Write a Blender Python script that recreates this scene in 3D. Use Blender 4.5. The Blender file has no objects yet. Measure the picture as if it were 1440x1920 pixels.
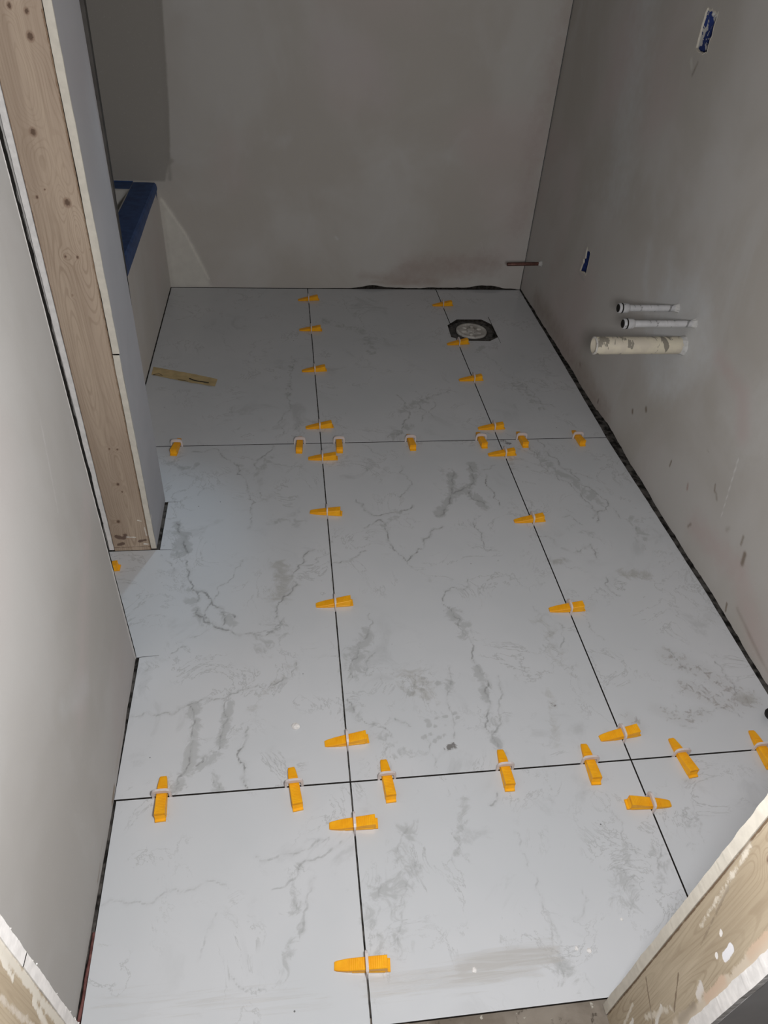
import bpy, bmesh, math, random
import numpy as np
from mathutils import Vector, Matrix
random.seed(7)
rng = np.random.default_rng(11)
scene = bpy.context.scene
C = scene.collection
PI = math.pi

# ---------------------------------------------------------------- camera
cam_d = bpy.data.cameras.new('camera')
cam = bpy.data.objects.new('camera', cam_d)
C.objects.link(cam)
cam.location = (-0.09658, -0.75531, 1.35926)
cam.rotation_euler = (0.870717, -0.056299, -0.116399)
cam_d.sensor_fit = 'VERTICAL'
cam_d.sensor_height = 36.0
cam_d.sensor_width = 27.0
cam_d.lens = 1346.51 / 1920 * 36.0
cam_d.clip_start = 0.01
scene.camera = cam

# ---------------------------------------------------------------- light
scene.view_settings.view_transform = 'Standard'
scene.view_settings.look = 'None'
scene.view_settings.gamma = 1.0
scene.view_settings.use_curve_mapping = False
scene.view_settings.exposure = 0.0
world = bpy.data.worlds.new('world')
scene.world = world
world.use_nodes = True
bg = world.node_tree.nodes['Background']
bg.inputs[0].default_value = (0.92, 0.95, 1.0, 1)
bg.inputs[1].default_value = 0.02


def lamp(name, kind, loc, energy, color, size, target=None, **kw):
    d = bpy.data.lights.new(name, kind)
    d.energy = energy
    d.color = color
    if kind == 'AREA':
        d.shape = 'DISK'
        d.size = size
    else:
        d.shadow_soft_size = size
    for k, v in kw.items():
        setattr(d, k, v)
    o = bpy.data.objects.new(name, d)
    C.objects.link(o)
    o.location = loc
    if target is not None:
        o.rotation_euler = (Vector(target) - Vector(loc)).to_track_quat('-Z', 'Y').to_euler()
    return o


# light held just above the camera, in the doorway
lamp('doorway_light', 'POINT', (0.06, -0.61, 1.22), 50, (1.0, 0.99, 0.995), 0.07)
# added cool spot with no visible fixture, aimed to cast the stub's shadow
lamp('added_shadow_spot', 'SPOT', (0.0, 1.85, 2.38), 36, (0.62, 0.82, 1.0), 0.06,
     target=(-0.64, 0.72, 0.10), spot_size=math.radians(23), spot_blend=0.7)


# ---------------------------------------------------------------- helpers
def link(o, parent=None):
    C.objects.link(o)
    if parent is not None:
        o.parent = parent
    return o


def put(name, verts, faces, mat=None, parent=None, smooth=False):
    me = bpy.data.meshes.new(name)
    me.from_pydata([tuple(map(float, v)) for v in verts], [], [tuple(f) for f in faces])
    me.update()
    if mat is not None:
        me.materials.append(mat)
    if smooth:
        me.polygons.foreach_set('use_smooth', [True] * len(me.polygons))
    return link(bpy.data.objects.new(name, me), parent)


def from_bm(name, bm, mat=None, parent=None, smooth=False):
    me = bpy.data.meshes.new(name)
    bmesh.ops.recalc_face_normals(bm, faces=bm.faces)
    bm.to_mesh(me)
    bm.free()
    if mat is not None:
        me.materials.append(mat)
    if smooth:
        me.polygons.foreach_set('use_smooth', [True] * len(me.polygons))
    return link(bpy.data.objects.new(name, me), parent)


def tag(o, label=None, cat=None, group=None, kind=None):
    if label: o['label'] = label
    if cat: o['category'] = cat
    if group: o['group'] = group
    if kind: o['kind'] = kind
    return o


def empty(name, loc, rz=0.0):
    o = bpy.data.objects.new(name, None)
    o.empty_display_size = 0.05
    C.objects.link(o)
    o.location = loc
    o.rotation_euler = (0, 0, rz)
    return o


def add_box(bm, x0, x1, y0, y1, z0, z1):
    vs = [bm.verts.new((x, y, z)) for z in (z0, z1) for y in (y0, y1) for x in (x0, x1)]
    for f in ((0, 2, 3, 1), (4, 5, 7, 6), (0, 1, 5, 4), (2, 6, 7, 3), (0, 4, 6, 2), (1, 3, 7, 5)):
        bm.faces.new([vs[i] for i in f])


def box(name, x0, x1, y0, y1, z0, z1, mat, parent=None, bevel=0.0):
    bm = bmesh.new()
    add_box(bm, x0, x1, y0, y1, z0, z1)
    if bevel:
        bmesh.ops.bevel(bm, geom=bm.edges[:], offset=bevel, segments=2, affect='EDGES')
    return from_bm(name, bm, mat, parent)


def fnoise(t, seed=0, octaves=4, base=8.0):
    """smooth 1-D value noise in -1..1 for numpy arrays"""
    t = np.asarray(t, float)
    r = np.random.default_rng(seed)
    out = np.zeros_like(t)
    amp, fr, tot = 1.0, base, 0.0
    for _ in range(octaves):
        tab = r.uniform(-1, 1, 4096)
        q = t * fr + 1000.0
        i = np.floor(q).astype(int)
        f = q - i
        f = f * f * (3 - 2 * f)
        out += amp * (tab[i % 4096] * (1 - f) + tab[(i + 1) % 4096] * f)
        tot += amp
        amp *= 0.55
        fr *= 2.1
    return out / tot


def fractal(pts, seed, rough=0.23, minlen=0.005):
    r = random.Random(seed)
    P = [Vector((p[0], p[1])) for p in pts]
    while True:
        Q = [P[0]]
        done = True
        for a, b in zip(P, P[1:]):
            L = (b - a).length
            if L > minlen:
                done = False
                n = Vector((-(b - a).y, (b - a).x))
                Q.append((a + b) / 2 + n * r.uniform(-rough, rough))
            Q.append(b)
        P = Q
        if done:
            return P


def seg_dist(px, py, a, b):
    ax, ay, bx, by = a[0], a[1], b[0], b[1]
    dx, dy = bx - ax, by - ay
    L2 = dx * dx + dy * dy + 1e-12
    t = np.clip(((px - ax) * dx + (py - ay) * dy) / L2, 0, 1)
    return np.hypot(px - ax - t * dx, py - ay - t * dy)


def poly_dist(px, py, pts):
    if len(pts) == 1:
        return np.hypot(px - pts[0][0], py - pts[0][1])
    d = np.full(px.shape, 9.0)
    for a, b in zip(pts, pts[1:]):
        d = np.minimum(d, seg_dist(px, py, a, b))
    return d


def inside(px, py, poly):
    r = np.zeros(px.shape, bool)
    n = len(poly)
    for i in range(n):
        x0, y0 = poly[i]
        x1, y1 = poly[(i + 1) % n]
        if y0 == y1:
            continue
        c = ((y0 > py) != (y1 > py)) & (px < (x1 - x0) * (py - y0) / (y1 - y0) + x0)
        r ^= c
    return r


def snap(U, V, poly, tol):
    """pull grid points near the polygon outline onto it"""
    best = np.full(U.shape, 9.0)
    bu, bv = U.copy(), V.copy()
    n = len(poly)
    for i in range(n):
        a, b = poly[i], poly[(i + 1) % n]
        dx, dy = b[0] - a[0], b[1] - a[1]
        t = np.clip(((U - a[0]) * dx + (V - a[1]) * dy) / (dx * dx + dy * dy), 0, 1)
        qx, qy = a[0] + t * dx, a[1] + t * dy
        d = np.hypot(U - qx, V - qy)
        m = d < best
        best[m] = d[m]
        bu[m] = qx[m]
        bv[m] = qy[m]
    m = best < tol
    return np.where(m, bu, U), np.where(m, bv, V)


def paint_field(U, V, items):
    """hand placed stains and painted light or shade: returns rgb and mix factor per point.
    item = (shape, pts, radius, rgb, alpha); shape 'line' or 'fill'"""
    rgb = np.zeros(U.shape + (3,)) + 0.5
    al = np.zeros(U.shape)
    for shape, pts, r, col, a in items:
        if shape == 'line':
            d = poly_dist(U, V, pts)
            m = np.clip(1 - d / r, 0, 1)
        else:
            ring = list(pts) + [pts[0]]
            d = poly_dist(U, V, ring)
            ins = inside(U, V, pts)
            m = np.clip(0.5 + np.where(ins, d, -d) / (2 * r), 0, 1)
        m = m * m * (3 - 2 * m) * a
        new = m + al * (1 - m)
        k = np.where(new > 1e-5, m / np.maximum(new, 1e-5), 0)[..., None]
        rgb = rgb * (1 - k) + np.array(col) * k
        al = new
    return rgb, al


def grid_data(us, vs, fmap, holes=(), snap_tol=0.0):
    U, V = np.meshgrid(us, vs)
    uc = (U[:-1, :-1] + U[1:, 1:]) / 2
    vc = (V[:-1, :-1] + V[1:, 1:]) / 2
    keep = np.ones(uc.shape, bool)
    for h in holes:
        keep &= ~inside(uc, vc, h)
    for h in holes:
        if snap_tol:
            U, V = snap(U, V, h, snap_tol)
    X, Y, Z = fmap(U, V)
    nv, nu = U.shape
    idx = np.arange(nv * nu).reshape(nv, nu)
    F = np.stack([idx[:-1, :-1], idx[:-1, 1:], idx[1:, 1:], idx[1:, :-1]], -1)[keep]
    return U, V, np.stack([X, Y, Z], -1).reshape(-1, 3), F.reshape(-1, 4)


def np_mesh(name, verts, faces, mat, attrs, parent=None, smooth=False):
    me = bpy.data.meshes.new(name)
    n, m = len(verts), len(faces)
    me.vertices.add(n)
    me.vertices.foreach_set('co', np.asarray(verts, np.float32).ravel())
    me.loops.add(m * 4)
    me.loops.foreach_set('vertex_index', np.asarray(faces, np.int32).ravel())
    me.polygons.add(m)
    me.polygons.foreach_set('loop_start', np.arange(0, m * 4, 4, dtype=np.int32))
    me.update(calc_edges=True)
    me.polygons.foreach_set('use_smooth', [bool(smooth)] * m)
    for k, v in attrs.items():
        v = np.asarray(v, np.float32)
        if v.ndim == 2:
            a = me.attributes.new(k, 'FLOAT_COLOR', 'POINT')
            a.data.foreach_set('color', np.concatenate([v, np.ones((len(v), 1), np.float32)], 1).ravel())
        else:
            a = me.attributes.new(k, 'FLOAT', 'POINT')
            a.data.foreach_set('value', v.ravel())
    me.materials.append(mat)
    return link(bpy.data.objects.new(name, me), parent)


def painted_grid(name, us, vs, fmap, items, mat, parent=None, holes=(), snap_tol=0.0, extra=None, skirt=None):
    U, V, co, F = grid_data(us, vs, fmap, holes, snap_tol)
    rgb, al = paint_field(U, V, items)
    at = {'paint': rgb.reshape(-1, 3), 'paint_a': al.ravel()}
    if extra:
        for k, fn in extra.items():
            at[k] = fn(U, V).ravel()
    if skirt is not None:                       # give the sheet thickness along its first row (v minimum)
        nu = U.shape[1]
        low = co[:nu] + np.array(skirt)
        base = len(co)
        co = np.concatenate([co, low])
        i = np.arange(nu - 1)
        F = np.concatenate([F, np.stack([i, base + i, base + i + 1, i + 1], -1)])
        for k in at:
            at[k] = np.concatenate([at[k], at[k][:nu]])
    return np_mesh(name, co, F, mat, at, parent)


# ---------------------------------------------------------------- materials
class NT:
    def __init__(s, name):
        s.m = bpy.data.materials.new(name)
        s.m.use_nodes = True
        s.t = s.m.node_tree
        s.b = s.t.nodes['Principled BSDF']

    def n(s, t, **kw):
        o = s.t.nodes.new(t)
        for k, v in kw.items():
            setattr(o, k, v)
        return o

    def l(s, a, b):
        s.t.links.new(a, b)

    def val(s, sock, v):
        if isinstance(v, bpy.types.NodeSocket):
            s.l(v, sock)
        else:
            sock.default_value = v

    def math(s, op, a, b=0.0, c=0.0, clamp=False):
        o = s.n('ShaderNodeMath', operation=op, use_clamp=clamp)
        s.val(o.inputs[0], a)
        s.val(o.inputs[1], b)
        s.val(o.inputs[2], c)
        return o.outputs[0]

    def ramp(s, x, lo, hi, a=0.0, b=1.0):
        o = s.n('ShaderNodeMapRange', interpolation_type='SMOOTHSTEP')
        s.val(o.inputs[0], x)
        for i, v in enumerate((lo, hi, a, b)):
            s.val(o.inputs[i + 1], v)
        return o.outputs[0]

    def mix(s, f, a, b):
        o = s.n('ShaderNodeMix', data_type='RGBA')
        s.val(o.inputs[0], f)
        s.val(o.inputs[6], a)
        s.val(o.inputs[7], b)
        return o.outputs[2]

    def attr(s, name, col=False):
        o = s.n('ShaderNodeAttribute', attribute_name=name)
        return o.outputs['Color'] if col else o.outputs['Fac']

    def obj(s, scale=(1, 1, 1)):
        tc = s.n('ShaderNodeTexCoord')
        mp = s.n('ShaderNodeMapping')
        mp.inputs['Scale'].default_value = scale
        s.l(tc.outputs['Object'], mp.inputs[0])
        return mp.outputs[0]

    def noise(s, vec, scale, detail=4, rough=0.55, dist=0.0):
        o = s.n('ShaderNodeTexNoise')
        s.l(vec, o.inputs['Vector'])
        o.inputs['Scale'].default_value = scale
        o.inputs['Detail'].default_value = detail
        o.inputs['Roughness'].default_value = rough
        o.inputs['Distortion'].default_value = dist
        return o.outputs['Fac']

    def bump(s, h, strength=0.3, dist=0.001):
        o = s.n('ShaderNodeBump')
        o.inputs['Strength'].default_value = strength
        o.inputs['Distance'].default_value = dist
        s.l(h, o.inputs['Height'])
        s.l(o.outputs[0], s.b.inputs['Normal'])

    def base(s, c, rough=0.6, spec=0.5):
        s.val(s.b.inputs['Base Color'], c)
        s.val(s.b.inputs['Roughness'], rough)
        s.b.inputs['Specular IOR Level'].default_value = spec
        return s.m


def rgb(r, g, b):
    return (r, g, b, 1.0)


def plain(name, c, rough=0.6, spec=0.4, nscale=40.0, amount=0.15, metallic=0.0, bump=0.1):
    k = NT(name)
    nz = k.noise(k.obj(), nscale, 5)
    d = tuple(x * (1 - amount) for x in c[:3]) + (1,)
    k.base(k.mix(k.ramp(nz, 0.35, 0.65), c, d), rough, spec)
    k.b.inputs['Metallic'].default_value = metallic
    if bump:
        k.bump(nz, bump, 0.001)
    return k.m


def make_plaster(name, a, b, pink, light, streak=0.35):
    k = NT(name)
    v = k.obj()
    n1 = k.noise(v, 2.2, 4, 0.55, 0.4)
    n2 = k.noise(k.obj((1, 1, 0.55)), 4.5, 5, 0.6, 0.8)
    n3 = k.noise(v, 1.7, 2, 0.5, 0.2)
    n4 = k.noise(v, 160, 3)
    c = k.mix(k.ramp(n1, 0.38, 0.62), a, b)
    c = k.mix(k.math('MULTIPLY', k.ramp(n3, 0.52, 0.70), 0.55), c, pink)
    c = k.mix(k.math('MULTIPLY', k.ramp(n2, 0.52, 0.74), streak), c, light)
    pa = k.attr('paint_a')
    edge = k.math('ADD', pa, k.math('MULTIPLY', k.math('SUBTRACT', k.noise(v, 30, 5, 0.6), 0.5), 0.55))
    f = k.math('MULTIPLY', k.ramp(edge, 0.06, 0.95), k.ramp(pa, 0.0, 0.12))
    c = k.mix(f, c, k.attr('paint', True))
    # tiny dust specks
    sp = k.ramp(k.noise(v, 260, 1), 0.70, 0.78)
    c = k.mix(k.math('MULTIPLY', sp, 0.30), c, light)
    k.base(c, 0.82, 0.25)
    k.bump(k.math('ADD', n4, k.math('MULTIPLY', n2, 6.0)), 0.12, 0.0012)
    return k.m


M = {}
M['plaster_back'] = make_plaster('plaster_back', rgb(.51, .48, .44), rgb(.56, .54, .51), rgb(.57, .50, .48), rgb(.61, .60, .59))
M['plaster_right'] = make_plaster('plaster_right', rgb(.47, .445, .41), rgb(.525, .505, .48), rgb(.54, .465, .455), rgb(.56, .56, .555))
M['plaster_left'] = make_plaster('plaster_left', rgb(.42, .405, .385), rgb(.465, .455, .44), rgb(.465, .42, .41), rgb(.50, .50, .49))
M['plaster_stub'] = make_plaster('plaster_stub', rgb(.40, .40, .42), rgb(.44, .44, .46), rgb(.43, .41, .43), rgb(.50, .50, .51), 0.2)  # blue in this base stands in for cool light on the face
M['board_core'] = plain('board_core', rgb(.66, .62, .54), .9, .1, 60, .09, bump=.4)
M['white_filler'] = plain('white_filler', rgb(.82, .80, .78), .9, .1, 70, .12, bump=.6)
M['outer_paint'] = plain('outer_paint', rgb(.55, .545, .55), .75, .2, 6, .12)
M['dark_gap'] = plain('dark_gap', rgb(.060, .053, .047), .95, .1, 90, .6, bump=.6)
M['mortar'] = plain('mortar', rgb(.125, .115, .105), .95, .1, 45, .85, bump=.6)
M['dark_board'] = plain('dark_board', rgb(.07, .065, .06), .9, .1, 20, .3)
M['ceiling_dark'] = plain('ceiling_board', rgb(.22, .215, .21), .9, .2, 8, .05)  # ceiling darkened to cut the light it bounces onto the floor


def make_tile():
    k = NT('marble_look_tile')
    tc = k.n('ShaderNodeTexCoord')
    off = k.n('ShaderNodeCombineXYZ')
    tid = k.attr('tid')
    k.l(k.math('MULTIPLY', tid, 3.17), off.inputs[0])
    k.l(k.math('MULTIPLY', tid, 5.71), off.inputs[2])
    ad = k.n('ShaderNodeVectorMath', operation='ADD')
    k.l(tc.outputs['Object'], ad.inputs[0])
    k.l(off.outputs[0], ad.inputs[1])
    v = ad.outputs[0]
    base = k.mix(k.ramp(k.noise(v, 3.0, 3), .35, .65), rgb(.56, .58, .60), rgb(.595, .61, .63))
    # faint natural background veining
    soft_bg = k.math('MULTIPLY', k.ramp(k.noise(v, 7, 6, .62, 1.2), .54, .70), k.ramp(k.noise(v, 2.3, 2), .45, .62))
    c = k.mix(k.math('MULTIPLY', soft_bg, .36), base, rgb(.34, .35, .355))
    r1 = k.math('ABSOLUTE', k.math('SUBTRACT', k.noise(v, 6.5, 8, .66, 1.1), .5))
    line_bg = k.math('MULTIPLY', k.ramp(r1, 0.0, .013, 1, 0), k.ramp(k.noise(v, 6.0, 3), .47, .60))
    c = k.mix(k.math('MULTIPLY', line_bg, .42), c, rgb(.26, .265, .26))
    # mapped bands
    cloud = k.noise(v, 26, 7, .68, 1.0)
    soft = k.attr('soft')
    sm = k.ramp(k.math('ADD', soft, k.math('MULTIPLY', k.math('SUBTRACT', cloud, .5), 2.6)), .22, .62)
    sm = k.math('MULTIPLY', sm, k.ramp(soft, 0.0, .15))
    c = k.mix(k.math('MULTIPLY', sm, .52), c, rgb(.36, .37, .37))
    br = k.attr('brown')
    bm_ = k.math('MULTIPLY', k.ramp(k.math('ADD', br, k.math('MULTIPLY', k.math('SUBTRACT', cloud, .5), 2.4)), .15, .85), k.ramp(br, 0, .15))
    c = k.mix(k.math('MULTIPLY', bm_, .45), c, rgb(.29, .275, .24))
    sk = k.attr('speck')
    spn = k.noise(v, 60, 5, .7, .5)
    spm = k.math('MULTIPLY', k.ramp(k.math('ADD', sk, k.math('MULTIPLY', k.math('SUBTRACT', spn, .5), 3.4)), .50, .95), k.ramp(sk, 0, .2))
    c = k.mix(k.math('MULTIPLY', spm, .62), c, rgb(.24, .22, .205))
    c = k.mix(k.math('MULTIPLY', k.ramp(sk, 0, .7), .18), c, rgb(.36, .35, .33))
    # mapped thin veins: distance field divided by the line's half width
    fld = k.attr('vein')
    wv = k.math('ADD', .55, k.math('MULTIPLY', k.noise(v, 55, 3), 2.2))
    vm = k.ramp(k.math('DIVIDE', fld, wv), .25, 1.15, 1, 0)
    brk = k.ramp(k.noise(v, 34, 3, .6), .36, .60, .12, 1)
    vm = k.math('MULTIPLY', k.math('MULTIPLY', vm, brk), k.attr('vein_s'))
    halo = k.math('MULTIPLY', k.ramp(k.math('DIVIDE', fld, wv), .6, 3.6, 1, 0), k.math('MULTIPLY', k.attr('vein_s'), k.ramp(cloud, .40, .62)))
    c = k.mix(k.math('MULTIPLY', halo, .34), c, rgb(.34, .345, .345))
    c = k.mix(k.math('MULTIPLY', vm, .80), c, rgb(.17, .17, .165))
    # thinset smear and dark dirt
    sme = k.attr('smear')
    st = k.noise(k.obj((2.5, 45, 1)), 3, 6, .65, .8)
    smm = k.math('MULTIPLY', k.ramp(k.math('ADD', sme, k.math('MULTIPLY', k.math('SUBTRACT', st, .5), 1.4)), .2, .8), k.ramp(sme, 0, .2))
    c = k.mix(k.math('MULTIPLY', smm, .66), c, rgb(.40, .385, .36))
    dk = k.attr('dark')
    dkm = k.math('MULTIPLY', k.ramp(k.math('ADD', dk, k.math('MULTIPLY', k.math('SUBTRACT', spn, .5), 4.0)), .5, 1.0), k.ramp(dk, 0, .15))
    c = k.mix(k.math('MULTIPLY', dkm, .8), c, rgb(.12, .11, .10))
    # scattered grit
    vo = k.n('ShaderNodeTexVoronoi')
    k.l(v, vo.inputs['Vector'])
    vo.inputs['Scale'].default_value = 17
    gr = k.math('MULTIPLY', k.ramp(vo.outputs['Distance'], .020, .034, 1, 0), k.ramp(k.noise(v, 9, 2), .50, .56))
    c = k.mix(k.math('MULTIPLY', gr, .85), c, rgb(.10, .10, .10))
    rough = k.ramp(k.noise(v, 6, 4), .3, .7, .13, .21)
    rough = k.math('ADD', rough, k.math('MULTIPLY', k.math('ADD', smm, spm), .25))
    k.base(c, rough, 0.5)
    return k.m


M['tile'] = make_tile()


def make_wood(name, light, dark, late, freq=26.0):
    k = NT(name)
    g = k.attr('grain')
    v = k.obj()
    jit = k.math('MULTIPLY', k.math('SUBTRACT', k.noise(k.obj((30, 30, 3)), 3, 4), .5), .06)
    s_ = k.math('SINE', k.math('MULTIPLY', k.math('ADD', g, jit), freq))
    ring = k.ramp(s_, .35, 1.0)
    c = k.mix(k.ramp(k.noise(k.obj((6, 6, .8)), 3, 4), .35, .65), light, dark)
    c = k.mix(k.math('MULTIPLY', ring, k.ramp(k.noise(v, 7, 3), .3, .7, .10, .52)), c, late)
    fib = k.noise(k.obj((220, 220, 6)), 1, 4, .7)
    c = k.mix(k.ramp(fib, .4, .7, 0, .34), c, late)
    kn = k.attr('knot')
    c = k.mix(k.ramp(kn, .05, .35, 0, .55), c, rgb(.26, .17, .12))
    c = k.mix(k.ramp(k.math('ADD', kn, k.math('MULTIPLY', k.math('SUBTRACT', k.noise(v, 300, 2), .5), .6)), .35, .75, 0, .85), c, rgb(.10, .06, .04))
    pa = k.attr('paint_a')
    e = k.math('ADD', pa, k.math('MULTIPLY', k.math('SUBTRACT', k.noise(v, 60, 7, .7), .5), 1.6))
    f = k.math('MULTIPLY', k.ramp(e, .30, .62), k.ramp(pa, 0, .06))
    c = k.mix(f, c, k.attr('paint', True))
    k.base(c, .75, .25)
    k.bump(k.math('ADD', fib, k.math('MULTIPLY', f, 1.5)), .25, .0008)
    return k.m


M['stud_wood'] = make_wood('stud_wood', rgb(.49, .39, .30), rgb(.41, .32, .245), rgb(.28, .205, .145), 30)
M['jamb_wood'] = make_wood('jamb_wood', rgb(.52, .44, .325), rgb(.42, .345, .245), rgb(.30, .23, .155), 34)


def make_subfloor():
    k = NT('dirty_subfloor')
    v = k.obj()
    c = k.mix(k.ramp(k.noise(v, 9, 6, .6, .6), .35, .65), rgb(.15, .125, .10), rgb(.25, .22, .185))
    c = k.mix(k.ramp(k.noise(v, 40, 5, .7, .5), .58, .68, 0, .8), c, rgb(.05, .04, .03))
    c = k.mix(k.ramp(k.noise(v, 14, 5, .65), .58, .66, 0, .8), c, rgb(.50, .40, .34))
    c = k.mix(k.ramp(k.noise(v, 55, 3, .6), .66, .70, 0, .8), c, rgb(.5, .48, .42))
    k.base(c, .9, .2)
    k.bump(k.noise(v, 60, 5), .6, .002)
    return k.m


M['subfloor'] = make_subfloor()


def make_yellow():
    k = NT('amber_plastic')
    v = k.obj()
    c = k.mix(k.ramp(k.noise(v, 70, 3), .3, .7), rgb(.95, .45, .012), rgb(.88, .38, .008))
    dust = k.ramp(k.noise(v, 220, 4, .6), .68, .76, 0, .4)
    c = k.mix(dust, c, rgb(.9, .65, .4))
    k.base(c, .42, .3)
    k.b.inputs['Subsurface Weight'].default_value = .15
    k.b.inputs['Subsurface Radius'].default_value = (.004, .002, .0005)
    k.b.inputs['Subsurface Scale'].default_value = 1.0
    k.bump(k.noise(k.obj((1, 1, 1)), 400, 2), .15, .0003)
    return k.m


M['yellow'] = make_yellow()


def make_clip():
    k = NT('milky_clip_plastic')
    k.base(k.mix(k.noise(k.obj(), 90, 2), rgb(.86, .78, .77), rgb(.80, .76, .76)), .35, .4)
    k.b.inputs['Transmission Weight'].default_value = .3
    k.b.inputs['IOR'].default_value = 1.3
    return k.m


M['clip'] = make_clip()
M['blue_tape'] = plain('blue_tape', rgb(.045, .10, .27), .55, .3, 30, .3, bump=.3)
M['tub_white'] = plain('tub_white', rgb(.62, .61, .58), .25, .5, 5, .05)
M['masking'] = plain('masking_paper', rgb(.58, .45, .24), .8, .2, 25, .2, bump=.3)
M['marker'] = plain('marker_ink', rgb(.02, .02, .02), .6, .3, 25, .1)
M['copper'] = plain('copper', rgb(.16, .07, .055), .45, .5, 60, .4, metallic=.5, bump=.2)
M['black_rubber'] = plain('black_rubber', rgb(.012, .011, .010), .6, .3, 60, .2)
M['box_blue'] = plain('blue_box_plastic', rgb(.020, .040, .17), .5, .4, 90, .4)
M['dark_hole'] = plain('dark_hole', rgb(.02, .018, .016), .9, .1, 90, .3)


M['collar'] = plain('grey_filler', rgb(.58, .575, .56), .9, .1, 60, .2, bump=.5)


def make_pipe(name, a, b, patch, thr=.56, scale=22.0):
    k = NT(name)
    v = k.obj()
    c = k.mix(k.ramp(k.noise(v, 18, 4), .4, .6), a, b)
    c = k.mix(k.ramp(k.noise(k.obj((2.2, 1, 1)), scale, 4, .6, .8), thr, thr + .03), c, patch)
    k.base(c, .6, .3)
    k.bump(k.noise(v, 120, 4), .3, .001)
    return k.m


M['pex'] = make_pipe('plaster_smeared_pipe', rgb(.52, .52, .53), rgb(.43, .43, .44), rgb(.24, .24, .24), .56, 14)
M['pvc'] = make_pipe('cream_drain_plastic', rgb(.62, .57, .45), rgb(.55, .50, .41), rgb(.24, .22, .18), .55, 17)
M['flange_white'] = make_pipe('dusty_white_plastic', rgb(.60, .58, .54), rgb(.46, .44, .41), rgb(.28, .25, .23), .60, 60)
M['box_smeared'] = make_pipe('plaster_smeared_blue_box', rgb(.020, .040, .17), rgb(.015, .028, .11), rgb(.42, .41, .39), .50, 34)
M['flange_dark'] = plain('dark_flange', rgb(.10, .095, .09), .8, .2, 60, .5, bump=.5)

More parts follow.
